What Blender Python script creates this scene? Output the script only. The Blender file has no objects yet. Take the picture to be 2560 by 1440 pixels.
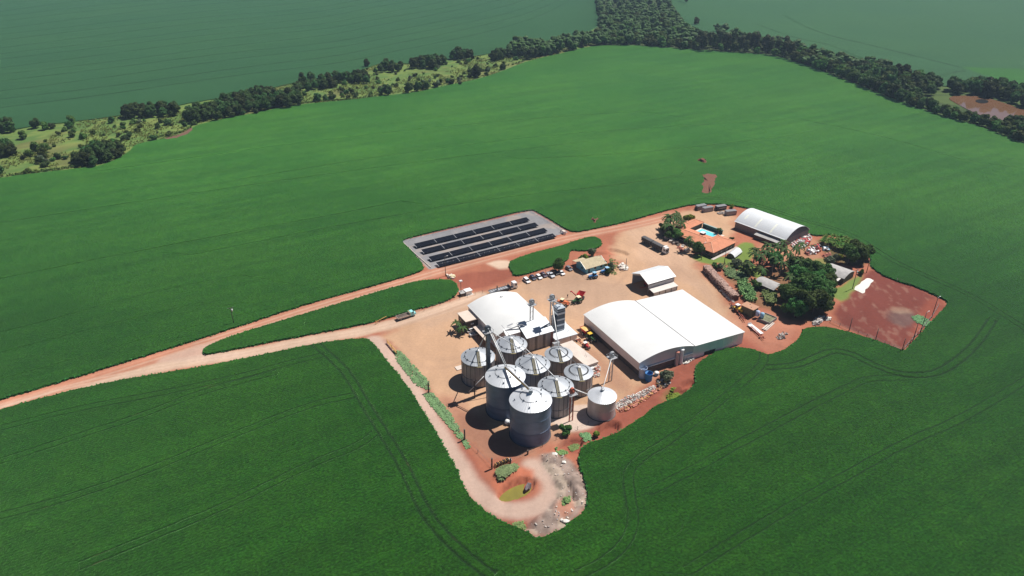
import bpy, bmesh, math, random
import numpy as np
from mathutils import Vector, Matrix
from mathutils.geometry import delaunay_2d_cdt
R = math.radians
SC = bpy.context.scene
COL = SC.collection
random.seed(7)

# ------------------------------------------------------------------ camera
CAM_H, PITCH, FPX = 150.0, R(28.5), 1795.0
cd = bpy.data.cameras.new('camera'); cam = bpy.data.objects.new('camera', cd); COL.objects.link(cam)
cd.sensor_width = 36; cd.lens = FPX / 2560 * 36; cd.clip_start = 1; cd.clip_end = 20000
cam.location = (0, 0, CAM_H); cam.rotation_euler = (R(90) - PITCH, 0, 0)
SC.camera = cam

# ------------------------------------------------------------------ sky, sun, exposure
SUN_EL, SUN_AZ = R(60), math.atan2(6.3, 4.0)          # azimuth clockwise from +Y
W = bpy.data.worlds.new('World'); SC.world = W; W.use_nodes = True
nt = W.node_tree; nt.nodes.clear()
sky = nt.nodes.new('ShaderNodeTexSky'); sky.sky_type = 'NISHITA'; sky.sun_disc = False
sky.sun_elevation = SUN_EL; sky.sun_rotation = SUN_AZ; sky.altitude = 900; sky.air_density = 0.75; sky.dust_density = 0.3
bg = nt.nodes.new('ShaderNodeBackground'); bg.inputs[1].default_value = 0.05
wo = nt.nodes.new('ShaderNodeOutputWorld')
nt.links.new(sky.outputs[0], bg.inputs[0]); nt.links.new(bg.outputs[0], wo.inputs[0])
sd = bpy.data.lights.new('sun', 'SUN'); sd.energy = 5.0; sd.angle = R(0.5); sd.color = (1.0, 0.955, 0.89)
sun = bpy.data.objects.new('sun', sd); COL.objects.link(sun)
sdir = Vector((math.cos(SUN_EL) * math.sin(SUN_AZ), math.cos(SUN_EL) * math.cos(SUN_AZ), math.sin(SUN_EL)))
sun.rotation_euler = sdir.to_track_quat('Z', 'Y').to_euler(); sun.location = sdir * 400
VS = SC.view_settings; VS.view_transform = 'Standard'; VS.look = 'None'; VS.exposure = 0.3; VS.gamma = 1; VS.use_curve_mapping = False

# ------------------------------------------------------------------ helpers
def G(px, py, z=0.0):
    """photo pixel -> point at height z"""
    a = (px - 1280) / FPX; b = -(py - 720) / FPX
    dy = math.cos(PITCH) + b * math.sin(PITCH); dz = -math.sin(PITCH) + b * math.cos(PITCH)
    t = (z - CAM_H) / dz
    return (a * t, dy * t, z)
def GP(pts, z=0.0): return [G(x, y, z)[:2] for x, y in pts]
def height_for(px, pb, pt):
    x, y, _ = G(px, pb); lo, hi = 0.0, 60.0
    for _ in range(40):
        m = (lo + hi) / 2; q = m - CAM_H
        dep = y * math.cos(PITCH) - q * math.sin(PITCH); up = y * math.sin(PITCH) + q * math.cos(PITCH)
        if 720 - FPX * up / dep > pt: lo = m
        else: hi = m
    return lo

def tag(o, label=None, cat=None, group=None, kind=None):
    if label: o['label'] = label
    if cat: o['category'] = cat
    if group: o['group'] = group
    if kind: o['kind'] = kind
    return o
def thing(name, label, cat, loc=(0, 0, 0), rz=0.0, group=None):
    o = bpy.data.objects.new(name, None); COL.objects.link(o); o.empty_display_size = .5
    o.location = loc; o.rotation_euler = (0, 0, rz)
    return tag(o, label, cat, group)
def link(name, me, parent=None, mat=None):
    o = bpy.data.objects.new(name, me); COL.objects.link(o)
    if mat is not None and not me.materials: me.materials.append(mat)
    if parent: o.parent = parent
    return o
def copy_tree(o, parent=None, label=None, group=None):
    c = o.copy(); COL.objects.link(c); c.parent = parent
    if label: c['label'] = label
    if group: c['group'] = group
    for ch in list(o.children): copy_tree(ch, c)
    return c

class MB:
    def __init__(s): s.v = []; s.f = []
    def add(s, vs, fs):
        n = len(s.v); s.v += [tuple(p) for p in vs]; s.f += [tuple(i + n for i in f) for f in fs]; return s
    def box(s, x0, x1, y0, y1, z0, z1):
        return s.add([(x0,y0,z0),(x1,y0,z0),(x1,y1,z0),(x0,y1,z0),(x0,y0,z1),(x1,y0,z1),(x1,y1,z1),(x0,y1,z1)],
                     [(0,3,2,1),(4,5,6,7),(0,1,5,4),(1,2,6,5),(2,3,7,6),(3,0,4,7)])
    def taper(s, x0, x1, y0, y1, z0, X0, X1, Y0, Y1, z1):
        return s.add([(x0,y0,z0),(x1,y0,z0),(x1,y1,z0),(x0,y1,z0),(X0,Y0,z1),(X1,Y0,z1),(X1,Y1,z1),(X0,Y1,z1)],
                     [(0,3,2,1),(4,5,6,7),(0,1,5,4),(1,2,6,5),(2,3,7,6),(3,0,4,7)])
    def bar(s, p, q, w, h=None):
        p = Vector(p); q = Vector(q); d = (q - p).normalized(); h = h or w
        a = d.cross(Vector((0,0,1))); a = a.normalized() if a.length > 1e-4 else Vector((1,0,0)); b = a.cross(d)
        vs = []
        for c in (p, q):
            for i, j in ((-1,-1),(1,-1),(1,1),(-1,1)): vs.append(c + a*i*w/2 + b*j*h/2)
        return s.add(vs, [(0,1,2,3),(7,6,5,4),(0,4,5,1),(1,5,6,2),(2,6,7,3),(3,7,4,0)])
    def tube(s, p, q, r0, r1=None, n=10, cap=True):
        p = Vector(p); q = Vector(q); r1 = r0 if r1 is None else r1; d = (q - p).normalized()
        a = d.orthogonal().normalized(); b = d.cross(a); vs = []
        for c, r in ((p, r0), (q, r1)):
            for i in range(n):
                t = 2*math.pi*i/n; vs.append(c + (a*math.cos(t) + b*math.sin(t))*r)
        fs = [(i, (i+1)%n, n+(i+1)%n, n+i) for i in range(n)]
        if cap: fs += [tuple(range(n-1,-1,-1)), tuple(range(n, 2*n))]
        return s.add(vs, fs)
    def lathe(s, prof, n=32, cx=0, cy=0, cap0=False, cap1=False):
        vs = []; fs = []
        for r, z in prof:
            for i in range(n):
                t = 2*math.pi*i/n; vs.append((cx + r*math.cos(t), cy + r*math.sin(t), z))
        for k in range(len(prof)-1):
            for i in range(n): fs.append((k*n+i, k*n+(i+1)%n, (k+1)*n+(i+1)%n, (k+1)*n+i))
        if cap0: fs.append(tuple(range(n-1,-1,-1)))
        if cap1: fs.append(tuple(range((len(prof)-1)*n, len(prof)*n)))
        return s.add(vs, fs)
    def prism(s, pts, a0, a1, axis='y'):
        """polygon pts (2d) extruded along axis"""
        n = len(pts); mk = {'y': lambda p, a: (p[0], a, p[1]), 'x': lambda p, a: (a, p[0], p[1]), 'z': lambda p, a: (p[0], p[1], a)}[axis]
        vs = [mk(p, a0) for p in pts] + [mk(p, a1) for p in pts]
        return s.add(vs, [tuple(range(n)), tuple(range(2*n-1, n-1, -1))] + [(i, n+i, n+(i+1)%n, (i+1)%n) for i in range(n)])
    def blob(s, c, r, seed=0, jit=.18, sub=1, sz=1.0):
        bm = bmesh.new(); bmesh.ops.create_icosphere(bm, subdivisions=sub, radius=1)
        rr = random.Random(seed); vs = []
        for v in bm.verts:
            k = 1 + rr.uniform(-jit, jit); rx = r if not hasattr(r, '__len__') else r
            if hasattr(r, '__len__'): vs.append((c[0]+v.co.x*r[0]*k, c[1]+v.co.y*r[1]*k, c[2]+v.co.z*r[2]*k))
            else: vs.append((c[0]+v.co.x*r*k, c[1]+v.co.y*r*k, c[2]+v.co.z*r*k*sz))
        fs = [[v.index for v in f.verts] for f in bm.faces]; bm.free()
        return s.add(vs, fs)
    def mesh(s, name, mat=None, smooth=False):
        me = bpy.data.meshes.new(name); me.from_pydata(s.v, [], s.f)
        bm = bmesh.new(); bm.from_mesh(me); bmesh.ops.recalc_face_normals(bm, faces=bm.faces); bm.to_mesh(me); bm.free()
        if mat: me.materials.append(mat)
        if smooth: me.polygons.foreach_set('use_smooth', [True]*len(me.polygons))
        return me
    def build(s, name, mat, parent=None, smooth=False, kind=None):
        o = link(name, s.mesh(name, mat, smooth), parent)
        if kind: o['kind'] = kind
        return o
def box(name, mat, parent, *a): return MB().box(*a).build(name, mat, parent)

# ------------------------------------------------------------------ materials
def mat(name, col, rough=.6, metal=0.0, var=.12, scale=1.0, bump=0.0, bscale=6.0, spec=.5, stretch=None, objrand=0.0, wave=None):
    """noise-varied principled material; wave=(axis, scale, strength) adds corrugation relief"""
    m = bpy.data.materials.new(name); m.use_nodes = True; n = m.node_tree.nodes; l = m.node_tree.links
    p = n['Principled BSDF']; p.inputs['Roughness'].default_value = rough; p.inputs['Metallic'].default_value = metal
    p.inputs['Specular IOR Level'].default_value = spec
    tc = n.new('ShaderNodeTexCoord'); mp = n.new('ShaderNodeMapping'); l.new(tc.outputs['Object'], mp.inputs[0])
    if stretch: mp.inputs['Scale'].default_value = stretch
    nz = n.new('ShaderNodeTexNoise'); nz.inputs['Scale'].default_value = scale; nz.inputs['Detail'].default_value = 5; l.new(mp.outputs[0], nz.inputs[0])
    mr = n.new('ShaderNodeMapRange'); mr.inputs['From Min'].default_value = .25; mr.inputs['From Max'].default_value = .75
    mr.inputs['To Min'].default_value = 1 - var; mr.inputs['To Max'].default_value = 1 + var; l.new(nz.outputs[0], mr.inputs[0])
    mx = n.new('ShaderNodeVectorMath'); mx.operation = 'SCALE'; mx.inputs[0].default_value = col; l.new(mr.outputs[0], mx.inputs['Scale'])
    out = mx.outputs[0]
    if objrand:
        oi = n.new('ShaderNodeObjectInfo'); r2 = n.new('ShaderNodeMapRange'); r2.inputs['To Min'].default_value = 1 - objrand; r2.inputs['To Max'].default_value = 1 + objrand
        l.new(oi.outputs['Random'], r2.inputs[0]); m2 = n.new('ShaderNodeVectorMath'); m2.operation = 'SCALE'; l.new(out, m2.inputs[0]); l.new(r2.outputs[0], m2.inputs['Scale']); out = m2.outputs[0]
    l.new(out, p.inputs['Base Color'])
    h = None
    if wave:
        wv = n.new('ShaderNodeTexWave'); wv.bands_direction = wave[0]; wv.inputs['Scale'].default_value = wave[1]; l.new(tc.outputs['Object'], wv.inputs[0]); h = wv.outputs['Fac']; bs = wave[2]; bd = .05
    elif bump:
        b2 = n.new('ShaderNodeTexNoise'); b2.inputs['Scale'].default_value = bscale; b2.inputs['Detail'].default_value = 4; l.new(mp.outputs[0], b2.inputs[0]); h = b2.outputs[0]; bs = bump; bd = .2
    if h is not None:
        bp = n.new('ShaderNodeBump'); bp.inputs['Strength'].default_value = bs; bp.inputs['Distance'].default_value = bd; l.new(h, bp.inputs['Height']); l.new(bp.outputs[0], p.inputs['Normal'])
    return m
def soil_mat():
    m = bpy.data.materials.new('soil'); m.use_nodes = True; n = m.node_tree.nodes; l = m.node_tree.links
    p = n['Principled BSDF']; p.inputs['Roughness'].default_value = .95; p.inputs['Specular IOR Level'].default_value = .15
    at = n.new('ShaderNodeAttribute'); at.attribute_name = 'Col'
    tc = n.new('ShaderNodeTexCoord')
    nz = n.new('ShaderNodeTexNoise'); nz.inputs['Scale'].default_value = .9; nz.inputs['Detail'].default_value = 8; nz.inputs['Roughness'].default_value = .65; l.new(tc.outputs['Object'], nz.inputs[0])
    mr = n.new('ShaderNodeMapRange'); mr.inputs['From Min'].default_value = .3; mr.inputs['From Max'].default_value = .7; mr.inputs['To Min'].default_value = .91; mr.inputs['To Max'].default_value = 1.08; l.new(nz.outputs[0], mr.inputs[0])
    mx = n.new('ShaderNodeVectorMath'); mx.operation = 'SCALE'; l.new(at.outputs['Color'], mx.inputs[0]); l.new(mr.outputs[0], mx.inputs['Scale'])
    l.new(mx.outputs[0], p.inputs['Base Color'])
    n2 = n.new('ShaderNodeTexNoise'); n2.inputs['Scale'].default_value = 2.2; n2.inputs['Detail'].default_value = 6; l.new(tc.outputs['Object'], n2.inputs[0])
    bp = n.new('ShaderNodeBump'); bp.inputs['Strength'].default_value = .35; bp.inputs['Distance'].default_value = .12; l.new(n2.outputs[0], bp.inputs['Height']); l.new(bp.outputs[0], p.inputs['Normal'])
    return m
def crop_mat(name, c0, c1, rot, rowamt, vscale=1.0, far_brighten=1.0):
    """leafy crop canopy: patchy colour, fine leaf relief, faint sowing rows"""
    m = bpy.data.materials.new(name); m.use_nodes = True; n = m.node_tree.nodes; l = m.node_tree.links
    p = n['Principled BSDF']; p.inputs['Roughness'].default_value = .6; p.inputs['Specular IOR Level'].default_value = .06
    p.inputs['Sheen Weight'].default_value = 1.0; p.inputs['Sheen Roughness'].default_value = .28; p.inputs['Sheen Tint'].default_value = (.40,.86,.30,1)
    tc = n.new('ShaderNodeTexCoord')
    def noise(s, d, r=.55):
        q = n.new('ShaderNodeTexNoise'); q.inputs['Scale'].default_value = s; q.inputs['Detail'].default_value = d; q.inputs['Roughness'].default_value = r; l.new(tc.outputs['Object'], q.inputs[0]); return q.outputs[0]
    big = noise(.012 * vscale, 4); mid = noise(.16, 5, .6); fine = noise(1.35, 6, .75)
    def rng(o, a, b, c, d):
        q = n.new('ShaderNodeMapRange'); l.new(o, q.inputs[0]); 
        for k, v in zip(('From Min','From Max','To Min','To Max'), (a, b, c, d)): q.inputs[k].default_value = v
        return q.outputs[0]
    mixc = n.new('ShaderNodeMix'); mixc.data_type = 'RGBA'; mixc.inputs[6].default_value = (*c0, 1); mixc.inputs[7].default_value = (*c1, 1)
    add = n.new('ShaderNodeMath'); add.operation = 'ADD'; l.new(rng(big, .36, .64, -.1, .8), add.inputs[0]); l.new(rng(mid, .35, .65, -.3, .5), add.inputs[1]); add.use_clamp = True
    l.new(add.outputs[0], mixc.inputs[0])
    sc1 = n.new('ShaderNodeVectorMath'); sc1.operation = 'SCALE'; l.new(mixc.outputs[2], sc1.inputs[0]); vo = n.new('ShaderNodeTexVoronoi'); vo.inputs['Scale'].default_value = 1.5; l.new(tc.outputs['Object'], vo.inputs[0])
    sp = n.new('ShaderNodeSeparateColor'); l.new(vo.outputs['Color'], sp.inputs[0])
    gm = n.new('ShaderNodeMath'); gm.operation = 'MULTIPLY'; l.new(rng(fine, .40, .60, .60, 1.42), gm.inputs[0]); l.new(rng(sp.outputs[0], 0, 1, .76, 1.24), gm.inputs[1])
    l.new(gm.outputs[0], sc1.inputs['Scale'])
    mp = n.new('ShaderNodeMapping'); mp.inputs['Rotation'].default_value = (0, 0, -rot); l.new(tc.outputs['Object'], mp.inputs[0])
    wv = n.new('ShaderNodeTexWave'); wv.bands_direction = 'Y'; wv.inputs['Scale'].default_value = .31; wv.inputs['Distortion'].default_value = 1.2; wv.inputs['Detail'].default_value = 2; wv.inputs['Detail Scale'].default_value = .4; l.new(mp.outputs[0], wv.inputs[0])
    sc2 = n.new('ShaderNodeVectorMath'); sc2.operation = 'SCALE'; l.new(sc1.outputs[0], sc2.inputs[0]); l.new(rng(wv.outputs['Fac'], 0, 1, 1 - rowamt, 1 + rowamt), sc2.inputs['Scale'])
    # streaks left by the sowing passes
    m3 = n.new('ShaderNodeMapping'); m3.inputs['Scale'].default_value = (.010, .16, 1); l.new(mp.outputs[0], m3.inputs[0])
    n3_ = n.new('ShaderNodeTexNoise'); n3_.inputs['Scale'].default_value = 1.0; n3_.inputs['Detail'].default_value = 4; l.new(m3.outputs[0], n3_.inputs[0])
    sc3 = n.new('ShaderNodeVectorMath'); sc3.operation = 'SCALE'; l.new(sc2.outputs[0], sc3.inputs[0]); l.new(rng(n3_.outputs[0], .35, .65, .88, 1.12), sc3.inputs['Scale'])
    # brightens with distance: haze, lens vignette and grazing view put into the colour
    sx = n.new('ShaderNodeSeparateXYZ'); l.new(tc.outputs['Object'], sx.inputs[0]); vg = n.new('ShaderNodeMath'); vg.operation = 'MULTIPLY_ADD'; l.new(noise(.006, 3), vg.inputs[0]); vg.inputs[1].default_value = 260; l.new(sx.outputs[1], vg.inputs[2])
    vm = n.new('ShaderNodeMix'); vm.data_type = 'RGBA'; vm.inputs[6].default_value = (1,1,1,1); vm.inputs[7].default_value = (far_brighten*1.22, far_brighten, far_brighten*1.45, 1) if far_brighten > 1 else (1,1,1,1); l.new(rng(vg.outputs[0], 340, 620, 0, 1), vm.inputs[0])
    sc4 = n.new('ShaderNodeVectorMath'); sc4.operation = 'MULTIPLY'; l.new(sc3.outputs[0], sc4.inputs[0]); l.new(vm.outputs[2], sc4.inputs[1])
    # trodden wheel tracks: thinned plants, here and there bare soil
    tk = n.new('ShaderNodeAttribute'); tk.attribute_name = 'Trk'
    d1 = n.new('ShaderNodeMix'); d1.data_type = 'RGBA'; l.new(sc4.outputs[0], d1.inputs[6]); d1.inputs[7].default_value = (.008,.022,.007,1); l.new(rng(tk.outputs['Fac'], .12, .9, 0, .85), d1.inputs[0])
    so = n.new('ShaderNodeMath'); so.operation = 'MULTIPLY'; l.new(rng(tk.outputs['Fac'], .55, .9, 0, 1), so.inputs[0]); l.new(rng(noise(.05, 4), .64, .74, 0, .7), so.inputs[1])
    d2 = n.new('ShaderNodeMix'); d2.data_type = 'RGBA'; l.new(d1.outputs[2], d2.inputs[6]); d2.inputs[7].default_value = (.14,.10,.05,1); l.new(so.outputs[0], d2.inputs[0])
    l.new(d2.outputs[2], p.inputs['Base Color'])
    hs = n.new('ShaderNodeMath'); hs.operation = 'MULTIPLY_ADD'; l.new(wv.outputs['Fac'], hs.inputs[0]); hs.inputs[1].default_value = .08; l.new(fine, hs.inputs[2])
    bp = n.new('ShaderNodeBump'); bp.inputs['Strength'].default_value = .8; bp.inputs['Distance'].default_value = .55; l.new(hs.outputs[0], bp.inputs['Height']); l.new(bp.outputs[0], p.inputs['Normal'])
    return m
def leaf_mat(name, col, rnd=.3, trans=.25, attr=True, sat=.06):
    m = bpy.data.materials.new(name); m.use_nodes = True; n = m.node_tree.nodes; l = m.node_tree.links
    p = n['Principled BSDF']; p.inputs['Roughness'].default_value = .6; p.inputs['Specular IOR Level'].default_value = .12
    oi = n.new('ShaderNodeObjectInfo'); at = n.new('ShaderNodeAttribute'); at.attribute_name = 'Lum'
    hsv = n.new('ShaderNodeHueSaturation'); hsv.inputs['Color'].default_value = (*col, 1)
    mh = n.new('ShaderNodeMapRange'); mh.inputs['To Min'].default_value = .5 - sat; mh.inputs['To Max'].default_value = .5 + sat * .5; l.new(oi.outputs['Random'], mh.inputs[0]); l.new(mh.outputs[0], hsv.inputs['Hue'])
    mv = n.new('ShaderNodeMath'); mv.operation = 'MULTIPLY_ADD'; l.new(oi.outputs['Random'], mv.inputs[0]); mv.inputs[1].default_value = rnd * 2; mv.inputs[2].default_value = 1 - rnd
    mm = n.new('ShaderNodeMath'); mm.operation = 'MULTIPLY'; l.new(mv.outputs[0], mm.inputs[0]); l.new(at.outputs['Fac'], mm.inputs[1]); l.new(mm.outputs[0], hsv.inputs['Value'])
    l.new(hsv.outputs[0], p.inputs['Base Color'])
    tr = n.new('ShaderNodeBsdfTranslucent'); l.new(hsv.outputs[0], tr.inputs[0]); ms = n.new('ShaderNodeMixShader'); ms.inputs[0].default_value = trans
    l.new(p.outputs[0], ms.inputs[1]); l.new(tr.outputs[0], ms.inputs[2]); l.new(ms.outputs[0], n['Material Output'].inputs[0])
    return m
M = {}
M['soil'] = soil_mat()
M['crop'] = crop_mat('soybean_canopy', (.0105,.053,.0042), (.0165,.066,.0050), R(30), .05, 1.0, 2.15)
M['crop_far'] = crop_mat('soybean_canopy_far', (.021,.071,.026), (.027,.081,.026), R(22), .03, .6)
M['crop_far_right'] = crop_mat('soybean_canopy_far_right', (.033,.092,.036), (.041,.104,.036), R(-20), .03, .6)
M['white'] = mat('white_sheet', (.66,.66,.65), .5, 0, .07, .12, wave=('X', 3.2, .12))
M['paint_white'] = mat('white_paint', (.78,.78,.77), .35, 0, .04, .6)
M['band'] = mat('pale_cladding', (.74,.66,.63), .55, 0, .08, .35, wave=('Y', 3.0, .1))
M['greysheet'] = mat('grey_sheet', (.50,.53,.57), .45, .2, .10, .3, wave=('X', 3.0, .15))
M['darkwall'] = mat('dark_wall', (.085,.07,.065), .85, 0, .3, .6)
M['galv'] = mat('galvanised_roof', (.36,.385,.42), .55, .2, .12, .5)
M['galv_bright'] = mat('bright_galvanised_roof', (.60,.62,.65), .45, .25, .10, .5)
M['galv_wall'] = mat('weathered_silo_wall', (.30,.285,.29), .55, .3, .25, .45, stretch=(1,1,.25), wave=('Z', 3.0, .25))
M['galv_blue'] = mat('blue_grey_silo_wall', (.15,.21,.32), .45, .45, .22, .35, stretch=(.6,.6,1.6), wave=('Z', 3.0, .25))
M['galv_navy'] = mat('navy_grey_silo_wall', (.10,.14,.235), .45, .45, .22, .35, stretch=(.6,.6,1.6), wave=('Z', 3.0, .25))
M['galv_pale'] = mat('pale_silo_wall', (.50,.45,.43), .48, .35, .18, .5, stretch=(1,1,.3), wave=('Z', 3.0, .2))
M['stiff'] = mat('dark_stiffener', (.12,.12,.13), .5, .4)
M['ladder'] = mat('ladder_steel', (.16,.15,.11), .6, .2)
M['yellow'] = mat('yellow_rail', (.21,.175,.085), .5)
M['steel'] = mat('steel_grey', (.42,.43,.45), .45, .4, .15, .8)
M['slate'] = mat('slate_tower', (.075,.095,.125), .5, .2, .2, .5)
M['slate_band'] = mat('pale_tower_band', (.55,.60,.65), .45, .3, .1, .8)
M['darksteel'] = mat('dark_elevator_steel', (.10,.115,.14), .5, .3, .2, 1)
M['orange'] = mat('ochre_conveyor', (.58,.33,.11), .55, 0, .15, 1)
M['redsteel'] = mat('red_oxide_steel', (.42,.10,.055), .6, .1, .25, 1.5)
M['concrete'] = mat('concrete', (.47,.42,.38), .9, 0, .12, .25, bump=.2)
M['concrete_pale'] = mat('pale_concrete', (.58,.50,.44), .9, 0, .12, .3, bump=.2)
M['plaster'] = mat('brown_masonry', (.10,.072,.058), .85, 0, .2, .5)
M['block'] = mat('grey_blockwork', (.23,.20,.185), .9, 0, .2, 1.2, bump=.3)
M['tileflat'] = mat('beige_roof', (.60,.50,.42), .8, 0, .10, .4)
M['fibre'] = mat('fibre_cement_roof', (.37,.355,.345), .85, 0, .22, .5, wave=('X', 5.0, .35))
M['fibre_light'] = mat('new_fibre_cement_roof', (.62,.58,.54), .8, 0, .08, .5)
M['terracotta'] = mat('terracotta_tiles', (.56,.215,.115), .8, 0, .14, .5, wave=('X', 3.5, .45))
M['ridge'] = mat('terracotta_ridge', (.66,.33,.20), .8, 0, .1, 2)
M['barnroof'] = mat('pale_arched_sheet', (.66,.68,.70), .5, .05, .05, .3, wave=('Y', 3.0, .12))
M['skylight'] = mat('translucent_roof_sheet', (.82,.83,.74), .4, 0, .05, 1)
M['bluewall'] = mat('blue_wall', (.16,.42,.53), .75, 0, .08, .5)
M['beigeroof'] = mat('beige_tile_roof', (.48,.40,.26), .85, 0, .14, .6, wave=('X', 3.5, .4))
M['glass'] = mat('dark_glass', (.015,.018,.022), .12, 0, 0, 1)
M['black'] = mat('tyre_black', (.02,.02,.02), .85, 0, .2, 3)
M['rim'] = mat('grey_rim', (.35,.35,.36), .5, .3)
M['panel'] = mat('solar_glass', (.006,.007,.012), .38, 0, .15, .5, spec=.12)
M['alu'] = mat('aluminium_frame', (.60,.60,.62), .4, .4)
M['pool_water'] = mat('pool_water', (.16,.66,.74), .08, 0, .05, .4)
M['pooledge'] = mat('pool_paving', (.66,.58,.50), .8, 0, .08, .6)
M['green_wall'] = mat('green_shade_wall', (.03,.085,.075), .8, 0, .2, 1)
M['mud_water'] = mat('muddy_water', (.17,.09,.05), .06, 0, .12, .02)
M['pond_water'] = mat('olive_pond_water', (.20,.175,.04), .10, 0, .15, .35)
M['bark'] = mat('bark', (.16,.12,.09), .9, 0, .3, 2)
M['palebark'] = mat('pale_bark', (.36,.31,.26), .9, 0, .25, 2)
M['log'] = mat('stacked_logs', (.50,.34,.28), .9, 0, .35, 1.8, objrand=.1)
M['logdark'] = mat('log_ends_core', (.10,.05,.035), .95, 0, .3, 2)
M['post'] = mat('weathered_post', (.09,.07,.06), .9, 0, .3, 2)
M['wire'] = mat('fence_wire', (.20,.18,.17), .6, .4)
M['whitelime'] = mat('white_lime', (.72,.69,.63), .95, 0, .06, .8, bump=.3)
M['rubble'] = mat('pale_rubble', (.38,.33,.30), .95, 0, .4, .6, bump=.4)
M['redrubble'] = mat('brick_rubble', (.46,.19,.14), .95, 0, .35, .8)
M['scrap_red'] = mat('rusty_scrap', (.24,.07,.05), .8, .1, .4, 1)
M['scrap_grey'] = mat('grey_scrap', (.40,.38,.38), .6, .3, .5, .8)
M['tarp'] = mat('blue_tarpaulin', (.12,.52,.72), .6, 0, .1, .6, bump=.5, bscale=2)
for k, c in dict(car_white=(.78,.78,.78), car_silver=(.50,.52,.55), car_blue=(.02,.03,.07), car_maroon=(.05,.03,.06), car_grey=(.14,.15,.17), car_black=(.03,.03,.035),
                 red=(.46,.035,.035), blue=(.05,.25,.60), green_tractor=(.045,.13,.045), tr_yellow=(.70,.45,.04), tr_orange=(.62,.17,.06), cream=(.72,.65,.42), teal=(.30,.66,.66), dark=(.035,.03,.03), grain=(.72,.48,.16), tankblue=(.03,.17,.42), tankpale=(.42,.50,.66), skyblue=(.25,.45,.62), brownroof=(.42,.22,.13), tarpdark=(.075,.07,.072)).items():
    M[k] = mat(k, c, .45 if k.startswith(('car','red','blue','tr_','teal')) else .7, 0, .08, .8)
M['leaf_dark'] = leaf_mat('dark_tree_leaves', (.055,.110,.030), .48)
M['leaf_mid'] = leaf_mat('green_tree_leaves', (.085,.160,.036), .45)
M['leaf_yard'] = leaf_mat('yard_tree_leaves', (.060,.135,.030), .4)
M['leaf_lime'] = leaf_mat('lime_leaves', (.16,.24,.035), .2)
M['leaf_grey'] = leaf_mat('grey_green_leaves', (.15,.20,.12), .25)
M['leaf_euc'] = leaf_mat('eucalypt_leaves', (.085,.118,.048), .25)
M['leaf_palm'] = leaf_mat('palm_fronds', (.060,.115,.032), .2)
M['leaf_banana'] = leaf_mat('banana_leaves', (.085,.19,.035), .2, .35)
M['leaf_grass'] = leaf_mat('marsh_grass', (.15,.21,.05), .2, .2)
M['leaf_cane'] = leaf_mat('cane_grass', (.19,.30,.11), .2, .3)
M['leaf_weed'] = leaf_mat('grey_green_weeds', (.17,.29,.13), .2, .2)
M['leaf_crop'] = leaf_mat('crop_edge_leaves', (.050,.165,.034), .1, .2)

# ------------------------------------------------------------------ ground tools
def inpoly(P, poly):
    x, y = P[:, 0], P[:, 1]; ins = np.zeros(len(P), bool); n = len(poly)
    for i in range(n):
        x0, y0 = poly[i]; x1, y1 = poly[(i+1) % n]
        if y0 == y1: continue
        c = ((y0 > y) != (y1 > y)) & (x < (x1-x0)*(y-y0)/(y1-y0) + x0); ins ^= c
    return ins
def dline(P, pl, closed=False):
    d = np.full(len(P), 1e9); n = len(pl)
    for i in range(n if closed else n-1):
        a = np.array(pl[i]); b = np.array(pl[(i+1) % n]); ab = b-a; L = (ab**2).sum()
        if L < 1e-9: continue
        t = np.clip(((P-a) @ ab)/L, 0, 1); q = P - (a + t[:, None]*ab); d = np.minimum(d, (q**2).sum(1))
    return np.sqrt(d)
def sdf(P, poly): return np.where(inpoly(P, poly), 1, -1)*dline(P, poly, True)
_rs = np.random.RandomState(3); _tab = _rs.rand(256, 256)
def vnoise(x, y):
    xi = np.floor(x).astype(int); yi = np.floor(y).astype(int); fx = x-xi; fy = y-yi; fx = fx*fx*(3-2*fx); fy = fy*fy*(3-2*fy)
    t = lambda a, b: _tab[a & 255, b & 255]
    return (t(xi, yi)*(1-fx)+t(xi+1, yi)*fx)*(1-fy) + (t(xi, yi+1)*(1-fx)+t(xi+1, yi+1)*fx)*fy
def fbm(P, s, o=4):
    v = 0; a = .5; f = 1/s; tot = 0
    for k in range(o): v = v + a*vnoise(P[:, 0]*f+17.3*k, P[:, 1]*f+5.1*k); tot += a; a *= .5; f *= 2.03
    return v/tot
def sstep(d, a, b): t = np.clip((d-a)/(b-a), 0, 1); return t*t*(3-2*t)
def smooth(pts, it=2, closed=True):
    p = [tuple(q[:2]) for q in pts]
    for _ in range(it):
        o = [] if closed else [p[0]]; n = len(p)
        for i in range(n if closed else n-1):
            a = p[i]; b = p[(i+1) % n]; o += [(.75*a[0]+.25*b[0], .75*a[1]+.25*b[1]), (.25*a[0]+.75*b[0], .25*a[1]+.75*b[1])]
        if not closed: o.append(p[-1])
        p = o
    return p
def densify(pts, step, closed=True, jit=0.0, seed=1):
    rr = random.Random(seed); o = []; n = len(pts)
    for i in range(n if closed else n-1):
        a = Vector(pts[i]); b = Vector(pts[(i+1) % n]); L = (b-a).length; k = max(1, int(L/step)); nrm = Vector((-(b-a).y, (b-a).x)); nrm = nrm/nrm.length if L > 1e-6 else nrm
        for j in range(k): q = a.lerp(b, j/k) + nrm*rr.uniform(-jit, jit); o.append((q.x, q.y))
    if not closed: o.append(tuple(pts[-1][:2]))
    return o

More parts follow.
